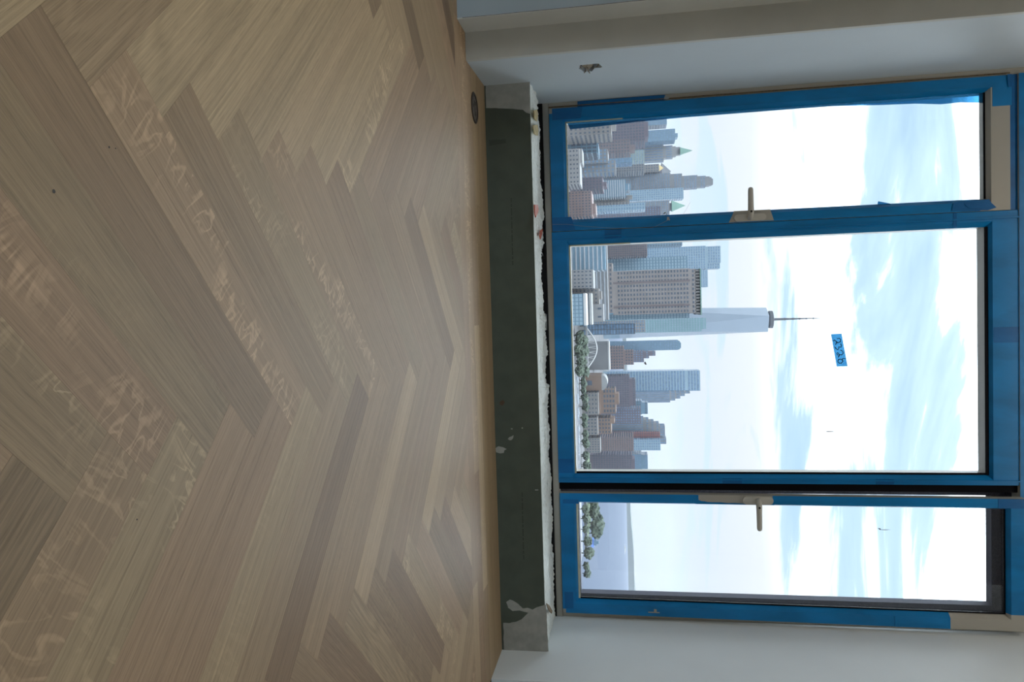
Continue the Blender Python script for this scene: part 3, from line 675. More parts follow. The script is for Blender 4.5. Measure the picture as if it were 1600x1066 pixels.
# ---- middle fixed pane
s2 = empty('window_2'); tag(s2, 'wide fixed middle window pane framed in blue tape', 'window', kind='structure')
O, I1, I2 = (-0.3905, 0.2435, 0.848, 2.329), (-0.345, 0.314, 0.824, 2.222), (-0.323, 0.326, 0.805, 2.207)
Y0, Y1b, Yk = 3.567, 3.592, 3.68
for sd, nm in (('left', 'post'), ('right', 'post'), ('bottom', 'rail'), ('top', 'rail')): member(nm, M_ALU, s2, sd, O, I1, I2, Y0, Y1b, Yk)
MB().box((-0.328, 3.594, 0.320), (0.810, 3.600, 2.212)).build('glass_pane', M_GLASS, s2)
for sd in ('left', 'right'): tape_strip(s2, sd, O, I1, I2, Y0, Y1b, 0.2435, 2.329)
tape_strip(s2, 'bottom', O, I1, I2, Y0, Y1b, -0.362, 0.836, t=0.0017)
tape_strip(s2, 'top', O, I1, I2, Y0, Y1b, -0.385, 0.840, t=0.0017)
MB().box((-0.362, 3.559, 0.2435), (-0.356, 3.5658, 2.329)).build('taped_ridge', M_TAPE, s2)
MB().box((0.826, 3.559, 0.2435), (0.832, 3.5658, 2.329)).build('taped_ridge', M_TAPE, s2)
MB().box((-0.323, 3.583, 2.200), (0.805, 3.5935, 2.216)).build('gasket', M_GASK, s2)
MB().box((0.797, 3.588, 0.326), (0.806, 3.5935, 2.207)).build('gasket', M_GASK, s2)
MB().box((-0.323, 3.584, 0.322), (0.805, 3.5915, 0.331)).build('glazing_bead', M_CREAM, s2)
MB().box((-0.325, 3.584, 0.322), (-0.319, 3.5915, 0.62)).build('glazing_bead', M_CREAM, s2)
for a_, b2 in (((0.13, 2.225), (0.20, 2.329)), ((-0.39, 2.06), (-0.325, 2.075)), ((0.73, 0.2435), (0.80, 0.318)), ((0.822, 1.03), (0.847, 1.12)), ((0.822, 1.72), (0.847, 1.80)), ((-0.388, 0.50), (-0.347, 0.58))):
    MB().box((a_[0], Y0-0.0028, a_[1]), (b2[0], Y0-0.0018, b2[1])).build('tape_overlap', M_TAPE2, s2)
# ---- right sash, tilted in at the top
hinge = (0.0, 3.556, 0.247)
s3 = empty('window_3', hinge); s3.rotation_euler = (radians(0.98), 0, 0)
tag(s3, 'narrow right window sash tilted open inwards at the top, half stripped of blue tape', 'window', kind='structure')
O, I1, I2 = (0.8985, 0.247, 1.500, 2.335), (0.940, 0.314, 1.450, 2.272), (0.950, 0.327, 1.432, 2.258)
Y0, Y1b, Yk = 3.556, 3.582, 3.598
for sd, nm in (('left', 'stile'), ('right', 'stile'), ('bottom', 'rail'), ('top', 'rail')): member(nm, M_ALU, s3, sd, O, I1, I2, Y0, Y1b, Yk, hinge)
def hb(a_, b2): return MB().box(tuple(a_[i]-hinge[i] for i in range(3)), tuple(b2[i]-hinge[i] for i in range(3)))
hb((0.945, 3.584, 0.322), (1.438, 3.590, 2.263)).build('glass_pane', M_GLASSD, s3)
hb((0.950, 3.576, 0.323), (1.432, 3.5835, 0.334)).build('glazing_bead', M_CREAM, s3)
hb((1.427, 3.5765, 0.327), (1.432, 3.5835, 2.258)).build('gasket', M_GASK, s3)
hb((0.950, 3.5765, 2.252), (1.432, 3.5835, 2.258)).build('gasket', M_GASK, s3)
kw3 = dict(org=hinge)
tape_strip(s3, 'left', O, I1, I2, Y0, Y1b, 0.262, 0.905, **kw3)
tape_strip(s3, 'left', O, I1, I2, Y0, Y1b, 1.255, 2.335, **kw3)
tp = [(0.943, 0.90), (0.943, 1.262), (0.9385, 1.262), (0.9375, 1.215), (0.9395, 1.15), (0.9375, 1.12), (0.9350, 1.08), (0.9365, 1.05), (0.9330, 1.02), (0.9335, 0.98), (0.9320, 0.955), (0.9290, 0.945), (0.9280, 0.93), (0.9230, 0.915), (0.8990, 0.915), (0.8990, 0.90)]
mb = MB(); mb.prism([(p[0], Y0, p[1]) for p in tp], [(p[0], Y0-0.0014, p[1]) for p in tp]); mb.v = [(v[0]-hinge[0], v[1]-hinge[1], v[2]-hinge[2]) for v in mb.v]
mb.build('torn_tape', M_TAPE, s3)
tape_strip(s3, 'right', O, I1, I2, Y0, Y1b, 0.262, 1.80, **kw3)
tape_strip(s3, 'right', O, I1, I2, Y0, Y1b, 1.785, 2.02, t=0.0032, name='tape_end', **kw3)
tape_strip(s3, 'bottom', O, I1, I2, Y0, Y1b, 0.8985, 1.480, t=0.0017, **kw3)
tape_strip(s3, 'top', O, I1, I2, Y0, Y1b, 0.8985, 1.425, t=0.0017, **kw3)
hb((0.899, 3.5535, 2.22), (0.941, 3.5545, 2.336)).build('tape_overlap', M_TAPE2, s3)
hb((0.930, 3.553, 0.262), (0.95, 3.5545, 0.34)).build('tape_overlap', M_TAPE2, s3)
hb((1.395, 3.553, 0.258), (1.478, 3.5542, 0.30)).build('tape_overlap', M_TAPE2, s3)
for c_, r_ in (((1.470, 0.70), 0.006), ((1.478, 0.70), 0.005)):
    hb((c_[0]-r_, 3.5535, c_[1]-r_*1.2), (c_[0]+r_, 3.5546, c_[1]+r_)).build('tape_nick', M_ALU, s3)
hb((1.478, 3.5535, 0.665), (1.483, 3.5546, 0.72)).build('tape_nick', M_ALU, s3)
# ---- upper light
s4 = empty('window_4'); tag(s4, 'sliver of the upper window light above the blue transom at the right edge', 'window', kind='structure')
MB().box((-0.9895, YF, 2.352), (-0.865, 3.69, ZC)).box((-0.9895, YF-0.004, 2.352), (-0.90, YF, ZC)).build('post', M_ALU, s4)
MB().box((-0.898, YF-0.0015, 2.354), (-0.864, YF, 2.9)).build('masking_tape', M_TAPE, s4)
MB().box((-0.895, 3.60, 2.352), (1.49, 3.606, ZC)).build('glass_pane', M_GLASS, s4)
MB().box((1.40, YF, 2.352), (XR-0.02, 3.69, ZC)).build('post', M_ALU, s4)

# ---- handles
def handle(parent, px_, pz, side, y, org, plate):
    h = MB(); z0, z1, hw = plate[0], plate[1], plate[2]
    pts = []
    for i in range(13): t = pi*i/12; pts.append((px_+hw*cos(t), z1-hw+hw*sin(t)))
    for i in range(13): t = pi+pi*i/12; pts.append((px_+hw*cos(t), z0+hw+hw*sin(t)))
    h.prism([(p[0]-org[0], y-org[1], p[1]-org[2]) for p in pts], [(p[0]-org[0], y-0.013-org[1], p[1]-org[2]) for p in pts])
    o = h.build('handle', M_HANDLE, parent, bevel=0.003)
    L = MB(); q = Vector((px_-org[0], y-org[1], pz-org[2]))
    sx = side
    P = [(0, -0.010, 0), (0, -0.024, 0), (sx*0.006, -0.036, 0), (sx*0.020, -0.044, 0), (sx*0.045, -0.046, 0), (sx*0.120, -0.046, 0), (sx*0.130, -0.046, 0), (sx*0.134, -0.046, 0)]
    L.tube([tuple(q+Vector(p)) for p in P], [0.0135, 0.0135, 0.0140, 0.0140, 0.0132, 0.0122, 0.0100, 0.0050], 14)
    lv = L.build('lever', M_HANDLE, o, True)
    k = MB().lathe([(0.0052, 0), (0.0052, -0.0012), (0.004, -0.0016)], 16, (q.x+sx*0.022, q.y-0.0575, q.z), 'Y').build('keyhole', M_KEY, o)
    return o
handle(s1, -0.4135, 1.176, -1, 3.560, (0, 0, 0), (1.106, 1.250, 0.0165))
bp_ = [(-0.3955, 1.082), (-0.3955, 1.285), (-0.445, 1.270), (-0.4470, 1.27), (-0.447, 1.106), (-0.432, 1.10)]
slab(bp_, 3.5588, 0.0006).build('bare_patch', M_ALU, s1)
handle(s3, 0.9200, 1.187, 1, 3.556, hinge, (1.118, 1.257, 0.0190))

# ---- paper-thin tape label with a hand written number, stuck on the middle pane
YG = 3.5935
tl = slab(rough_line(px([(1298.2, 522.3), (1315, 521.3), (1324.3, 572.6), (1307.2, 573)], YG), 0.0006, 0.01, 3), YG, 0.0006).build('tape_label', M_TAPELIT)
tag(tl, 'small blue tape label hand numbered 2326 stuck on the middle window pane', 'label')
def zz(a_, b2): return (1280+a_/11.85, 500+b2/11.85)
strokes = [[(335, 347), (370, 338), (400, 370), (390, 408), (352, 420), (328, 405)], [(255, 392), (285, 372), (315, 395), (320, 430), (300, 460)], [(390, 408), (352, 420), (322, 428), (300, 460)],
           [(395, 440), (412, 470), (405, 505), (375, 500), (362, 495), (367, 528), (340, 555), (305, 530), (290, 495)],
           [(395, 562), (435, 580), (445, 620), (415, 650), (372, 640), (338, 605), (322, 632), (352, 655), (380, 645), (365, 675), (345, 690)],
           [(482, 718), (430, 716), (437, 770), (410, 803), (365, 800), (343, 765), (362, 730), (400, 727), (430, 748)]]
mb = MB()
for s_ in strokes: mb.tube([tuple(at(*zz(*p), YG-0.0012)) for p in s_], 0.0021, 6)
mb.build('handwriting', M_PEN, tl)
# dirt flecks on the panes
for nm, par, pts, Y, org in (('dirt_fleck', s2, [(1289, 675), (1293, 673.6), (1300, 674), (1307, 674.6), (1300, 675)], 3.5935, (0, 0, 0)), ('dirt_fleck', s2, [(1006, 567), (1008.5, 565), (1010.5, 570), (1008, 570)], 3.5935, (0, 0, 0)),
                             ('dirt_fleck', s3, [(1368, 823), (1373, 823.4), (1373, 825), (1380, 825), (1389, 825.2), (1380, 826), (1372, 825.6)], 3.561, hinge)):
    q = px(pts, Y); mb = MB(); mb.prism([(p[0], Y, p[1]) for p in q], [(p[0], Y-0.0006, p[1]) for p in q]); mb.v = [(v[0]-org[0], v[1]-org[1], v[2]-org[2]) for v in mb.v]
    o = mb.build(nm, M_DIRT, par)
# ------------------------------------------------------------------ the city outside, real distances in metres
GZ = -60.0
def fac(name, col, rough=0.7, var=0.10, scale=0.05): return simple(name, tuple(c*0.42 for c in col), rough, var, scale)
C_BRICK = fac('orange_brick', (0.30, 0.195, 0.145)); C_PINK = fac('pink_brick', (0.29, 0.20, 0.19)); C_MAUVE = fac('mauve_brick', (0.17, 0.14, 0.18))
C_GREY = fac('grey_stone', (0.27, 0.275, 0.29)); C_PALE = fac('pale_stone', (0.36, 0.36, 0.37)); C_TAN = fac('tan_stone', (0.29, 0.27, 0.26)); C_BROWN = fac('brown_grid', (0.36, 0.32, 0.31))
C_DK = fac('dark_roof', (0.10, 0.11, 0.13)); C_GLASSB = simple('blue_curtain_glass', (0.09, 0.15, 0.20), 0.2, 0.12, 0.03); C_GLASSP = simple('pale_curtain_glass', (0.17, 0.24, 0.29), 0.2, 0.08, 0.03)
C_WIN = simple('dark_panes', (0.05, 0.065, 0.09), 0.25, 0.3, 0.2); C_WINB = simple('blue_panes', (0.10, 0.16, 0.24), 0.2, 0.3, 0.2); C_WHITE = fac('white_steel', (0.78, 0.78, 0.78)); C_WINW = simple('white_bands', (0.24,0.26,0.29), 0.5, 0.1, 0.2)
C_COPPER = fac('green_copper', (0.22, 0.42, 0.34)); C_GOLD = fac('gold_roof', (0.75, 0.55, 0.22)); C_TREE = simple('tree_leaves', (0.036, 0.052, 0.034), 0.9, 0.4, 0.25); C_GRASS = simple('grass', (0.07, 0.10, 0.05), 0.9, 0.2, 0.02)
C_ROOF = fac('light_roof', (0.45, 0.46, 0.47)); C_RIB = fac('ribbed_brown', (0.22, 0.17, 0.18)); C_RED = fac('red_brick', (0.34, 0.11, 0.10))

ground = MB().prism([(-1500, 60, GZ-1), (150, 60, GZ-1), (196, 700, GZ-1), (255, 1000, GZ-1), (330, 1500, GZ-1), (420, 2300, GZ-1), (-1500, 2600, GZ-1)],
                    [(-1500, 60, GZ), (150, 60, GZ), (196, 700, GZ), (255, 1000, GZ), (330, 1500, GZ), (420, 2300, GZ), (-1500, 2600, GZ)]).build('ground', fac('asphalt', (0.17, 0.17, 0.18), 0.9, 0.45, 0.02))
tag(ground, 'grey streets and lots below the city towers', 'ground', kind='structure')
mr, nt, b = newmat('river_water')
b.inputs['Base Color'].default_value = (0.045, 0.058, 0.085, 1); b.inputs['Roughness'].default_value = 0.6; b.inputs['Specular IOR Level'].default_value = 0.03
tc = nn(nt, 'ShaderNodeTexCoord'); n_ = nn(nt, 'ShaderNodeTexNoise', i_Scale=0.05, i_Detail=5.0); nt.links.new(tc.outputs['Object'], n_.inputs['Vector'])
bp = nn(nt, 'ShaderNodeBump', i_Strength=0.3, i_Distance=0.6); nt.links.new(n_.outputs['Fac'], bp.inputs['Height']); nt.links.new(bp.outputs[0], b.inputs['Normal'])
rv = MB().box((-6000, 60, GZ-3), (9000, 16000, GZ-1.2)).build('river', mr); tag(rv, 'pale grey blue river reaching to the hazy horizon', 'water', kind='structure')
mb = MB(); N = 60; top = []
for i in range(N+1):
    X = -3000+9000*i/N; h = 40+34*noise.noise(Vector((i*0.23, 1, 0)))+max(0, (X-2300)/1200)*55
    top.append((X, h))
loop = [(-3000, GZ-2)] + [(6000, GZ-2)] + [(x, GZ+h) for x, h in reversed(top)]
mb.prism([(x, 8200, z) for x, z in loop], [(x, 8700, z) for x, z in loop])
fs = mb.build('far_shore', C_TREE); tag(fs, 'low hazy far shore along the horizon behind the river', 'hills', kind='structure')

def hx(x, y, Y): return at(x, y, Y)
def tower(name, label, Y, dep, mat, tiers, win=None, wmat=None, base=None, cat='building', roof=None, group=None):
    """tiers: (y0, y1, xtop[, setback]) seen in the photo, front face at distance Y; win: (pitch across, pitch up, fill across, fill up) in photo pixels"""
    root = empty(name, (0, Y, GZ)); tag(root, label, cat, group)
    gz = GZ if base is None else base
    first = True
    wmb = MB(); done = []
    for t in tiers:
        y0, y1, xt = t[:3]; sb = t[3] if len(t) > 3 else 0.0
        Yf = Y+sb; d = max(6.0, dep-2*sb)
        a_, b2 = at(xt, y0, 1.0), at(xt, y1, 1.0)
        x0 = a_.x*(Yf+d if a_.x > 0 else Yf); x1 = b2.x*(Yf+d if b2.x < 0 else Yf)
        if x1-x0 < 3: x1 = x0+3
        z1 = at(xt, (y0+y1)/2, Yf).z
        zb = max([q[2]-0.5 for q in done if q[0]-1.5 <= y0 and q[1]+1.5 >= y1], default=gz)
        if zb > z1-1: zb = gz
        done.append((y0, y1, z1))
        if z1 < zb+1: z1 = zb+1
        o = MB().box((x0, sb, zb-GZ), (x1, sb+d, z1-GZ)).build('tier' if not first else 'tower_body', mat, root)
        if roof: MB().box((x0-0.4, sb-0.4, z1-GZ), (x1+0.4, sb+d+0.4, z1-GZ+2.2)).build('parapet', roof, root)
        if win:
            m_ = Yf/F; pa, pu = win[0]*m_, win[1]*m_; fa, fu = win[2], win[3]
            zlo = max(zb+pu*0.3, at(880, (y0+y1)/2, Yf).z)
            nu = int((z1-zlo-pu*0.4)/pu); na = max(1, int((x1-x0)/pa)); pa2 = (x1-x0)/na
            for i in range(max(0, nu)):
                zc = z1-pu*(i+0.75)
                h0, h1 = zc-pu*fu/2-GZ, zc+pu*fu/2-GZ
                if fa >= 1: wmb.box((x0+0.3, sb-0.25, h0), (x1-0.3, sb, h1))
                else:
                    for k in range(na):
                        xc = x0+pa2*(k+0.5); wmb.box((xc-pa2*fa/2, sb-0.25, h0), (xc+pa2*fa/2, sb, h1))
                sx = x1 if (x0+x1) < 0 else x0-0.25
                if fa >= 1: wmb.box((sx, sb+0.5, h0), (sx+0.25, sb+d-0.5, h1))
                else:
                    nd = max(1, int(d/pa))
                    for k in range(nd):
                        yc = sb+d*(k+0.5)/nd; wmb.box((sx, yc-d/nd*fa/2, h0), (sx+0.25, yc+d/nd*fa/2, h1))
        first = False
    if wmb.v:
        o = wmb.build('window_panes', wmat or C_WIN, root); o['kind'] = 'stuff'
    return root
def pyramid(root, y0, y1, xb, xa, Y, dep, mat, name='roof'):
    a_, b2 = at(xb, y0, Y), at(xb, y1, Y); zt = at(xa, (y0+y1)/2, Y).z
    x0, x1, zb = a_.x, b2.x, a_.z-1
    return MB().prism([(x0, 0, zb-GZ), (x1, 0, zb-GZ), (x1, dep, zb-GZ), (x0, dep, zb-GZ)],
                      [((x0+x1)/2-.3, dep/2-.3, zt-GZ), ((x0+x1)/2+.3, dep/2-.3, zt-GZ), ((x0+x1)/2+.3, dep/2+.3, zt-GZ), ((x0+x1)/2-.3, dep/2+.3, zt-GZ)]).build(name, mat, root)

# --- left pane
tower('office_slab', 'hazy blue grey slab with a flat stepped roof at the left edge of the skyline', 1850, 45, C_GLASSB, [(170, 201, 1041.8), (201, 225, 1055), (208, 218, 1059, 8)], (3.0, 4.2, 0.6, 0.5), C_WINB)
wr = tower('gothic_skyscraper', 'pale stepped skyscraper with a green pointed spire in the left window', 1900, 26, C_PALE, [(226, 254, 1037), (227, 249, 1051, 2), (228.5, 246, 1056, 4), (229.5, 243.5, 1063, 6)], (3.5, 4.5, 0.45, 0.9), C_WINB)
pyramid(wr, 231, 242, 1063, 1082, 1906, 12, C_COPPER, 'spire')
gp = tower('courthouse_tower', 'small pale tower with a little gold pyramid roof beside the green spire', 1800, 24, C_TAN, [(256, 271, 1030)], (3, 4, 0.5, 0.5))
pyramid(gp, 257, 267, 1030, 1037, 1800, 14, C_GOLD)
dp = tower('pyramid_tower', 'dark slate pyramid roof rising behind the small gold roof', 2000, 40, C_MAUVE, [(259, 275, 1034)], (3, 4, 0.5, 0.5))
pyramid(dp, 254, 279, 1034, 1049, 2000, 40, C_DK)
tower('limestone_skyscraper', 'tallest stepped limestone tower with a rounded crown in the left window', 1820, 34, C_GREY,
      [(270, 313, 1048), (271, 298, 1066, 1), (273.5, 296, 1090, 2), (274.5, 294, 1103, 4), (275.5, 292, 1109, 5), (277, 291, 1112, 6), (279, 290, 1114, 8)], (2.6, 3.8, 0.55, 0.6), C_WINB)
tower('office_block', 'flat topped blue grey block right of the stepped limestone tower', 1780, 36, C_GLASSP, [(293, 313.5, 1068)], (2.8, 3.4, 0.6, 0.5), C_WINB)
gt = tower('copper_roof_tower', 'grey block with a green copper pyramid roof beside the left mullion', 1650, 30, C_GREY, [(313, 337, 1046), (317, 330, 1052, 4)], (2.6, 3.6, 0.55, 0.5), C_WINB)
pyramid(gt, 314, 330, 1050, 1071, 1656, 20, C_COPPER)
# mid rise masses in front of them
tower('brick_block', 'broad mauve brick block under the flat blue slab at far left', 1250, 60, C_MAUVE, [(170, 232, 1008), (190, 222, 1013, 10)], (4, 4.5, 0.5, 0.5))
tower('brick_block', 'rose brick building below the green spire with a dark water tank', 1150, 40, C_RIB, [(218, 246, 985), (226, 240, 992, 6)], (4, 4.5, 0.45, 0.5))
tower('green_glass_block', 'greenish glass block standing in front of the green spired skyscraper', 1500, 40, fac('green_stone', (0.33, 0.42, 0.40)), [(234, 256, 1007)], (3.0, 4.0, 0.5, 0.5), C_WINB)
tower('glass_cube', 'small blue glass cube between the pale grid block and the spire', 1080, 30, C_GLASSB, [(246, 260, 988)], (5, 5, 0.7, 0.7), C_WINB)
tower('stone_block', 'long pale stone block under the gold roofed tower', 1300, 45, C_GREY, [(256, 274, 1007)], (2.8, 3.8, 0.5, 0.5))
tower('pale_grid_block', 'pale office block with big white gridded windows low in the left window', 880, 40, C_GREY, [(232, 264, 950), (250, 275, 962, 5)], (5, 6, 0.55, 0.5), C_WINB)
tower('glass_wall_block', 'dark glass wall with pale posts left of the pale grid block', 800, 40, C_GLASSB, [(222, 250, 935)], (4, 8, 0.6, 0.8), C_WIN)
tower('old_office', 'low cream office at the left corner of the left window with a flat roof', 760, 40, C_TAN, [(170, 222, 955), (185, 205, 962, 6)], (6, 7, 0.45, 0.45))
tower('punched_facade', 'pale facade with small dark punched windows at the bottom of the left window', 640, 30, C_PALE, [(232, 296, 906), (232, 262, 910, 4)], (6, 5, 0.35, 0.45), C_WIN)
tower('loft_building', 'narrow white loft building with a dotted cornice below the limestone tower', 945, 30, C_PALE, [(262, 275, 962)], (3.5, 5, 0.5, 0.5))
tower('dark_loft', 'low dark loft block between the punched facade and the mullion', 820, 40, C_MAUVE, [(276, 303, 942), (284, 296, 948, 8)], (4, 5, 0.5, 0.5))
tower('white_frame_block', 'mid rise blue grey block with white bands below the limestone tower', 1000, 40, C_GLASSB, [(280, 314, 978), (287, 302, 985, 6)], (2.6, 3.4, 1, 0.45), C_WINW)
tower('pale_slab', 'tall pale beige slab edge just left of the mullion', 1020, 24, C_TAN, [(305, 319, 983), (305, 311, 988, 2)], (4, 5, 0.3, 0.4))
tower('blue_office', 'light blue office block under the green copper roof', 1200, 40, C_GLASSP, [(316, 332, 1008)], (4, 4, 0.6, 0.5), C_WINB)
tower('mauve_office', 'mauve apartment block right beside the mullion in the left window', 1300, 40, C_MAUVE, [(322, 342, 1032)], (3, 4, 0.5, 0.5), C_WINB)
tower('brick_loft', 'low brick loft with a row of small dark windows at the foot of the mullion', 700, 40, C_PINK, [(298, 345, 925), (318, 340, 931, 6)], (4, 5, 0.45, 0.5), C_WIN)
# --- middle pane
tower('dark_slab', 'dark blue slab beside the left mullion at the edge of the middle window', 1600, 40, C_GLASSB, [(366, 386, 1066)], (3, 4, 0.6, 0.5), C_WIN)
tower('glass_skyscraper', 'tall pale glass skyscraper with a notched flat top in the middle window', 1800, 44, C_GLASSP, [(384, 421, 1103), (384.3, 412, 1126, 1), (398, 421, 1125, 2)], (3.6, 3.6, 0.75, 0.5), C_WINB)
tower('far_slab', 'small pale slab peeping over the brown grid tower', 2100, 30, C_GLASSP, [(420, 449, 1106)], (3, 3.4, 0.8, 0.4), C_WINB)
tower('ribbed_tower', 'reddish brown ribbed office tower left of the brown grid tower', 1000, 40, C_RIB, [(366, 403, 1011)], (3.2, 3.4, 0.5, 0.6), C_WIN)
tower('glass_block', 'blue glass block between the ribbed tower and the brown grid tower', 1050, 36, C_GLASSB, [(400, 421, 1074)], (4.2, 4.6, 0.8, 0.55), C_GLASSP)
g5 = tower('grid_tower', 'broad brown grey office tower with square windows and a colonnaded top', 880, 36, C_BROWN, [(411, 489, 958), (419.5, 489, 1078, 2), (420, 489.5, 1087, 4)], (6.7, 4.7, 0.52, 0.48), C_WIN)
# its crown: columns under a roof edge, and two recessed vertical strips
a_, b2 = at(1090, 420.5, 884), at(1090, 489, 884)
cz0, cz1 = at(1086, 455, 884).z-GZ, at(1094, 455, 884).z-GZ
for i in range(15):
    x = a_.x+(b2.x+2-a_.x)*(i+0.5)/15; MB().box((x-0.9, 4, cz0), (x+0.9, 6.5, cz1)).build('column', C_TAN, g5)
MB().box((a_.x, 8, cz0), (b2.x+2, 32, cz1)).build('recessed_top', C_DK, g5)
MB().box((a_.x-0.5, 3, cz1), (b2.x+2.5, 34, cz1+1.3)).build('roof_edge', C_COPPER, g5)
for yy in (437, 475):
    q0, q1 = at(1078, yy, 882), at(1078, yy+2.6, 882)
    MB().box((q0.x, 1.2, 12), (q1.x, 2.0, at(1078, yy, 882).z-GZ)).build('service_strip', C_RIB, g5)
tower('glass_wing', 'teal glass wing on the right flank of the brown grid tower', 922, 30, C_GLASSB, [(488, 497, 1077)], (4, 4.5, 0.85, 0.6), C_GLASSP)
tower('teal_slab', 'slender teal glass slab in front of the tapered skyscraper', 1200, 30, simple('teal_glass', (0.13, 0.22, 0.24), 0.2, 0.08, 0.03), [(496.5, 518, 1096), (496.5, 514, 1103, 1)], (3.4, 4.0, 0.8, 0.5), C_GLASSP)
tower('dark_mesh_block', 'dark netted block with pale floor lines at the foot of the teal slab', 930, 24, C_DK, [(505, 522, 992)], (6.5, 4.6, 0.88, 0.8), C_WINB)
tower('pale_frame_house', 'narrow pale gridded house beside the dark netted block', 1050, 24, C_PALE, [(500, 519, 1008)], (4, 4, 0.55, 0.5), C_WINB)
# tapered skyscraper with the mast
Yw = 1793
tw = empty('tapered_skyscraper', (0, Yw, GZ)); tag(tw, 'tallest tapered glass skyscraper with a thin mast in the middle window', 'building')
cB = at(1000, 504, Yw); cT = at(1204, 501.5, Yw); cxw = (cB.x+at(1204, 501.5, Yw).x)/2
ztop = cT.z-GZ; zb0 = 40.0; rb_, rt_ = 43.0, 30.5; phi = radians(28)
bs = [(cxw+rb_*cos(phi+pi/2*i), 43+rb_*sin(phi+pi/2*i), zb0) for i in range(4)]
ts = [(cxw+rt_*cos(phi+pi/4+pi/2*i), 43+rt_*sin(phi+pi/4+pi/2*i), ztop) for i in range(4)]
mb = MB(); mb.prism([(p[0], p[1], 0) for p in bs], bs); mb.build('podium', C_GLASSB, tw)
mb = MB(); mb.v = bs+ts
for i in range(4):
    j = (i+1) % 4
    mb.f += [(i, j, 4+i), (4+i, j, 4+j)]
mb.f += [(3, 2, 1, 0), (4, 5, 6, 7)]
mb.build('tower_body', simple('mirror_glass', (0.18, 0.22, 0.27), 0.15, 0.05, 0.02), tw)
rg = at(1209.5, 500, Yw)
MB().lathe([(16, ztop), (16, ztop+2), (21, ztop+4), (21, ztop+12), (18, ztop+13)], 24, (cxw, 43, 0)).build('ring_platform', C_DK, tw)
msx = at(1245, 498.6, Yw+43).x; zt = at(1284, 497.5, Yw+43).z-GZ
MB().tube([(cxw, 43, ztop+10), (cxw, 43, ztop+60), (cxw, 43, zt-30), (cxw, 43, zt)], [3.2, 2.2, 1.2, 0.4], 8).build('mast', C_DK, tw)
mb = MB()
for f_ in (0.25, 0.42, 0.55, 0.68, 0.82): mb.lathe([(3.6-2*f_, ztop+10+(zt-ztop-10)*f_), (3.6-2*f_, ztop+13+(zt-ztop-10)*f_)], 10, (cxw, 43, 0))
o = mb.build('mast_rings', C_DK, tw); o['kind'] = 'stuff'
rt = tower('round_top_tower', 'slim blue grey tower with a rounded top right of the tapered skyscraper', 1550, 24, C_GLASSB, [(531, 547, 1060), (532.5, 546, 1062.5, 3), (535, 544, 1064, 5)], (3, 4, 0.7, 0.5), C_WINB)
tower('stepped_apartments', 'brown stepped apartment block behind the park bridge', 1500, 36, C_MAUVE, [(547, 566, 1006), (548, 560, 1014, 3), (548, 556, 1024, 5)], (3, 4, 0.5, 0.5), C_WINB)
tower('low_apartments', 'low pinkish apartment terrace behind the arched bridge', 1250, 36, C_PINK, [(540, 577, 975), (546, 570, 990, 6)], (4, 4, 0.5, 0.5))
tower('white_shed', 'long low grey shed with a bright white roof edge beyond the park', 1000, 24, C_GREY, [(533, 578, 950)], None, None, roof=C_WHITE)
tower('striped_tower', 'tall pale tower with fine horizontal bands right of the gap in the skyline', 1716, 40, C_GLASSP, [(577, 610.5, 1072), (577, 610.8, 1094, 1)], (4, 4.4, 1, 0.55), C_WINB)
cv = tower('curved_tower', 'pale banded tower stepping down to the right beside the striped tower', 1640, 34, C_PALE, [(610, 629, 1047), (610, 626, 1055, 1), (610, 623, 1063, 2), (610, 619, 1070, 3), (610, 615, 1078, 4)], (2.6, 2.6, 0.6, 1.1), C_WINB)
tower('dark_midrise', 'dark midrise under the stepping banded tower', 1350, 36, C_GLASSB, [(623, 648, 1003), (626, 647, 1012, 3)], (3.4, 3.6, 0.6, 0.5), C_WIN)
tower('mauve_midrise', 'mauve brick midrise rising behind the orange brick school', 1250, 40, C_MAUVE, [(584, 636, 984), (590, 634, 993, 5)], (3.4, 3.8, 0.45, 0.5), C_WIN)
tower('slate_midrise', 'slate coloured apartment block between the school and the stepped dome tower', 1300, 36, C_MAUVE, [(634, 662, 1001)], (3.4, 3.8, 0.5, 0.5), C_WINB)
tower('dome_tower', 'large tower with a stepped round top near the right mullion', 1400, 40, C_GREY, [(650, 694, 1006), (652, 690, 1014, 2), (655, 690, 1022, 3), (658, 690, 1030, 4), (662, 681, 1039, 5), (681, 694, 1041, 6)], (3.4, 3.2, 0.55, 0.8), C_WINB)
tower('red_stripe_tower', 'narrow red brick stripe of a tower in front of the stepped dome', 1380, 14, C_RED, [(674, 684, 1031)], (3, 3.4, 0.4, 0.5), C_WIN)
tower('teal_apartments', 'teal glass apartment tower right of the red brick stripe', 1360, 30, C_GLASSP, [(683, 704, 1032)], (3.4, 3.4, 0.6, 0.5), C_WINB)
tower('edge_block', 'blue grey block standing last before the right mullion', 1400, 40, C_GLASSB, [(704, 735, 1003), (706, 733, 1012, 3)], (3.4, 3.6, 0.55, 0.5), C_WINB)
tower('river_block', 'dark brick river front block low beside the right mullion', 1080, 40, C_MAUVE, [(703, 742, 988), (712, 736, 992, 5)], (3.4, 4, 0.5, 0.5), C_WIN)
tower('pink_apartments', 'pink brick apartment slab with a fine window grid beyond the school', 1030, 40, C_PINK, [(676, 705, 990)], (3.0, 3.6, 0.5, 0.5), C_WIN)
tower('pink_apartments', 'lower pink brick apartment house in front of the pink slab', 960, 24, C_TAN, [(680, 708, 938)], (3.6, 4.2, 0.45, 0.5), C_WIN)
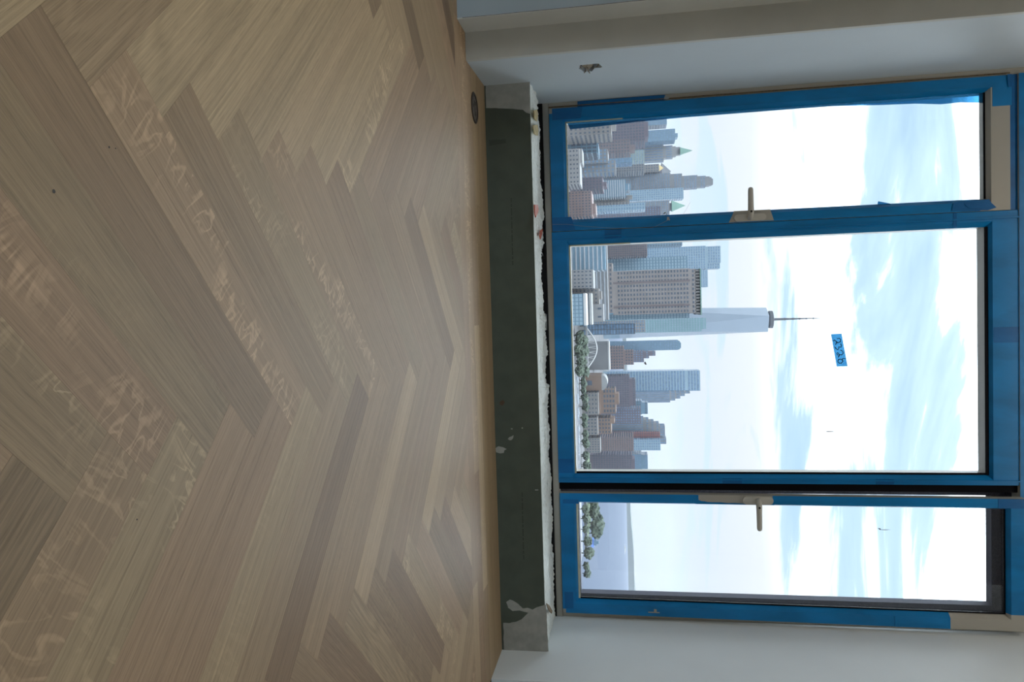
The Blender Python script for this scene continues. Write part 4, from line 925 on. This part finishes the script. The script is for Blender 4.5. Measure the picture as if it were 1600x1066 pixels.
# orange brick school with a barrel roofed end
sc = tower('brick_school', 'orange brick school with large gridded windows and a barrel roofed hall', 960, 40, C_BRICK, [(604, 648, 938), (604, 646, 962, 6), (612, 632, 967, 8)], (6.5, 4.6, 0.55, 0.6), C_WIN)
a_, b2 = at(948, 586, 955), at(948, 610, 955)
r_ = (b2.x-a_.x)/2; zc = at(940, 598, 955).z-GZ
MB().box((a_.x, -6, 0), (b2.x, 30, zc)).build('hall', C_BRICK, sc)
pr = [(a_.x+r_-r_*cos(pi*i/14), zc+r_*0.75*sin(pi*i/14)) for i in range(15)]
MB().prism([(p[0], -6.0, p[1]) for p in pr], [(p[0], 30, p[1]) for p in pr]).build('barrel_roof', C_ROOF, sc)
MB().box((a_.x+r_*0.7, -6.5, zc*0.25), (a_.x+r_*1.3, -6, zc*0.5)).build('hall_window', C_WIN, sc)
tower('brick_annex', 'lower orange brick wing with gridded windows right of the school', 965, 34, C_BRICK, [(648, 678, 955), (650, 662, 960, 4)], (5.5, 4.6, 0.5, 0.5), C_WIN)
tower('tan_wing', 'low tan stone wing in front of the orange brick school', 940, 18, C_TAN, [(612, 648, 935)], (6, 5, 0.4, 0.4), C_WIN)
tower('tan_annex', 'low tan block in front of the orange brick wing', 940, 18, C_TAN, [(650, 680, 934)], (5, 5, 0.45, 0.5), C_WIN)
# near left part of the middle pane
tower('striped_garage', 'long low block with white horizontal bands left in the middle window', 740, 36, C_GLASSB, [(360, 424, 945)], (6, 6.6, 1, 0.32), C_WINW)
tower('banded_block', 'second white banded low block behind the striped one', 800, 34, C_GREY, [(366, 500, 949)], (6, 6, 1, 0.3), C_WINW)
tower('pale_warehouse', 'pale square windowed warehouse low in the middle window', 700, 40, C_PALE, [(421, 452, 927)], (5, 6, 0.35, 0.5), C_WIN)
tower('white_box', 'white windowless box building with two dark slots', 720, 24, C_PALE, [(475, 502, 943)], None)
tower('roof_house', 'small pale stepped roof house between warehouse and white box', 730, 24, C_TAN, [(451, 476, 936), (455, 468, 940, 4)], (6, 6, 0.4, 0.4))
wb = [o for o in bpy.data.objects if o.name.startswith('white_box')][0]
for yy in (481, 494):
    q0, q1 = at(934, yy, 720), at(940, yy+2.5, 720); MB().box((q0.x, -0.4, q0.z-GZ), (q1.x, 0.1, q1.z-GZ)).build('dark_slot', C_WIN, wb)
tower('glass_frame_block', 'low glass block with a white frame at the bottom of the middle window', 660, 30, C_GLASSB, [(459, 508, 912)], (6, 6, 0.8, 0.75), C_GLASSP, roof=C_WHITE)
tower('flat_roof_block', 'dark flat roofed block behind the white framed glass block', 690, 24, C_DK, [(459, 507, 921)], None, roof=C_ROOF)

# arched white footbridge over the highway
Yb = 905
fb = empty('arched_footbridge', (0, Yb, GZ)); tag(fb, 'white arched footbridge over the highway beside the park', 'bridge')
def bw_(x, y, dy=0): q = at(x, y, Yb); return (q.x, dy, q.z-GZ)
arch = [(917.5, 514)] + [(917.5+15*sin(pi*i/16), 514+62*i/16) for i in range(1, 16)] + [(917.5, 576)]
for nm, dy in (('arch', 0), ('arch', 6)): MB().tube([bw_(x, y, dy) for x, y in arch], 0.8, 6).build(nm, C_WHITE, fb)
q0, q1 = bw_(916.5, 508), bw_(918.5, 584)
MB().box((q0[0], -0.5, q0[2]-1.5), (q1[0], 6.5, q0[2]+0.8)).build('deck', C_ROOF, fb)
for i in range(2, 15, 1):
    x, y = arch[i]; p = bw_(x, y); p2 = bw_(917.3, y+(2 if i % 2 else -2)); MB().tube([p, (p2[0], 0, q0[2])], 0.35, 5).build('hanger', C_WHITE, fb)
for y in (513, 577): p = bw_(916, y); MB().box((p[0]-2, 1, 0), (p[0]+2, 5, p[2])).build('pier', C_ROOF, fb)

# trees: one crown mesh, many single trees
def tree_mesh(seed):
    bm = bmesh.new(); bmesh.ops.create_icosphere(bm, subdivisions=3, radius=1.0)
    for v in bm.verts:
        n_ = v.co.normalized(); k = 1+0.5*noise.fractal(n_*2.6+Vector((seed*7, 0, 0)), 1.0, 2.0, 4); v.co = Vector((n_.x*k, n_.y*k, n_.z*k*0.85+1.25))
    bmesh.ops.create_cone(bm, cap_ends=True, segments=6, radius1=0.12, radius2=0.08, depth=0.9, matrix=Matrix.Translation((0, 0, 0.452)))
    me = bpy.data.meshes.new('tree'); bm.to_mesh(me); bm.free(); me.materials.append(C_TREE); return me
TM = [tree_mesh(i) for i in range(4)]
PLACED = []
def tree(x, y, Y, r, label, group, z=GZ):
    q = at(985, y, Y)
    if any((q.x-a)**2+(Y-b2)**2 < (1.12*(r+c))**2 for a, b2, c in PLACED): return
    PLACED.append((q.x, Y, r))
    if abs(Y-908) < 5+r*1.4 and 500 < y < 590: return
    o = bpy.data.objects.new('tree', random.choice(TM)); COL.objects.link(o)
    o.location = (q.x, Y, z); o.scale = (r, r, r*random.uniform(0.85, 1.15)); o.rotation_euler = (0, 0, random.random()*6.28); tag(o, label, 'tree', group)
random.seed(21)
for i in range(260): tree(0, 520+random.random()*62, 800+random.random()*130, random.uniform(3.5, 6.5), 'leafy green tree in the park around the arched footbridge', 'park trees by the footbridge')
for i in range(30): tree(0, 586+i*5.1+random.random()*3, 880+random.random()*22, random.uniform(4, 6), 'green tree in the strip along the highway before the brick school', 'trees along the highway strip')
for i in range(26): tree(0, 796+i*4.6+random.random()*3, 835+random.random()*14, random.uniform(4.5, 7.5), 'green tree on the river pier in the right window', 'trees on the river pier', GZ+0.6)
for i in range(160): tree(0, 784+random.random()*52, 945+random.random()*90, random.uniform(6, 10.5), 'tall green tree on the wooded point beyond the pier', 'trees on the wooded point', GZ+1.6)
for i in range(5): tree(0, 380+random.random()*40, 620+random.random()*40, random.uniform(4, 6), 'green street tree at the lower left of the middle window', 'street trees left in the middle window')
for i in range(8): tree(0, 205+random.random()*110, 588+random.random()*40, random.uniform(3.5, 5.5), 'green street tree low in the left window', 'street trees in the left window')
# promenade pier, point and boats
pw = MB().box((196, 815, GZ-1), (292, 862, GZ+0.6)).build('promenade_pier', fac('paving', (0.42, 0.43, 0.44)), None); tag(pw, 'pale paved river pier carrying a row of trees', 'pier')
q0, q1 = at(985, 772, 965), at(985, 851, 965)
pt = MB().box((q0.x-40, 938, GZ-1), (at(985, 842, 965).x, 1045, GZ+1.6)).build('wooded_point', C_GRASS); tag(pt, 'grassy wooded point of land in the river', 'land')
bk = MB().box((q0.x-40, 930, GZ-1), (q1.x, 938, GZ+2.2)).build('bulkhead', C_DK); tag(bk, 'dark straight river wall in front of the wooded point', 'wall')
def boat(name, label, x, y0, y1, Y, hull, cab):
    a_, b2 = at(985, y0, Y).x, at(985, y1, Y).x; L = b2-a_
    r = empty(name, ((a_+b2)/2, Y, GZ-1.2)); tag(r, label, 'boat')
    MB().prism([(-L/2, -4, 0), (L/2*0.85, -4, 0), (L/2*0.85, 4, 0), (-L/2, 4, 0)], [(-L/2, -5, 4), (L/2, -3, 4), (L/2, 3, 4), (-L/2, 5, 4)]).build('hull', hull, r)
    MB().box((-L*0.36, -3, 4), (L*0.25, 3, 8)).box((-L*0.2, -2, 8), (L*0.1, 2, 11)).build('cabin', cab, r)
boat('ferry_boat', 'small blue boat moored off the wooded point', 0, 843, 856, 1080, simple('blue_hull', (0.08, 0.16, 0.42), 0.5), C_GLASSB)
boat('ferry_boat', 'white ferry far out on the river', 0, 852, 866, 5200, C_WHITE, C_WHITE)
sm = MB()
random.seed(9)
for i in range(70):
    y = 590+random.random()*140; q = at(905, y, 840+random.random()*22); sm.box((q.x-2, q.y-0.9, GZ), (q.x+2, q.y+0.9, GZ+1.5))
o = sm.build('distant_cars', C_WINW); tag(o, 'tiny pale cars along the riverside highway', 'cars', kind='stuff')

# summer haze over the city and the river
mh = bpy.data.materials.new('haze'); mh.use_nodes = True; nt = mh.node_tree; nt.nodes.clear()
vs = nn(nt, 'ShaderNodeVolumeScatter'); vs.inputs['Color'].default_value = (0.126, 0.134, 0.158, 1); vs.inputs['Density'].default_value = 0.00020; vs.inputs['Anisotropy'].default_value = 0.1
vo = nn(nt, 'ShaderNodeOutputMaterial'); nt.links.new(vs.outputs[0], vo.inputs['Volume'])
hz = MB().box((-7000, 300, -75), (9500, 12000, 600)).build('haze', mh); tag(hz, 'thin blue white summer haze hanging over the city', 'haze', kind='stuff')
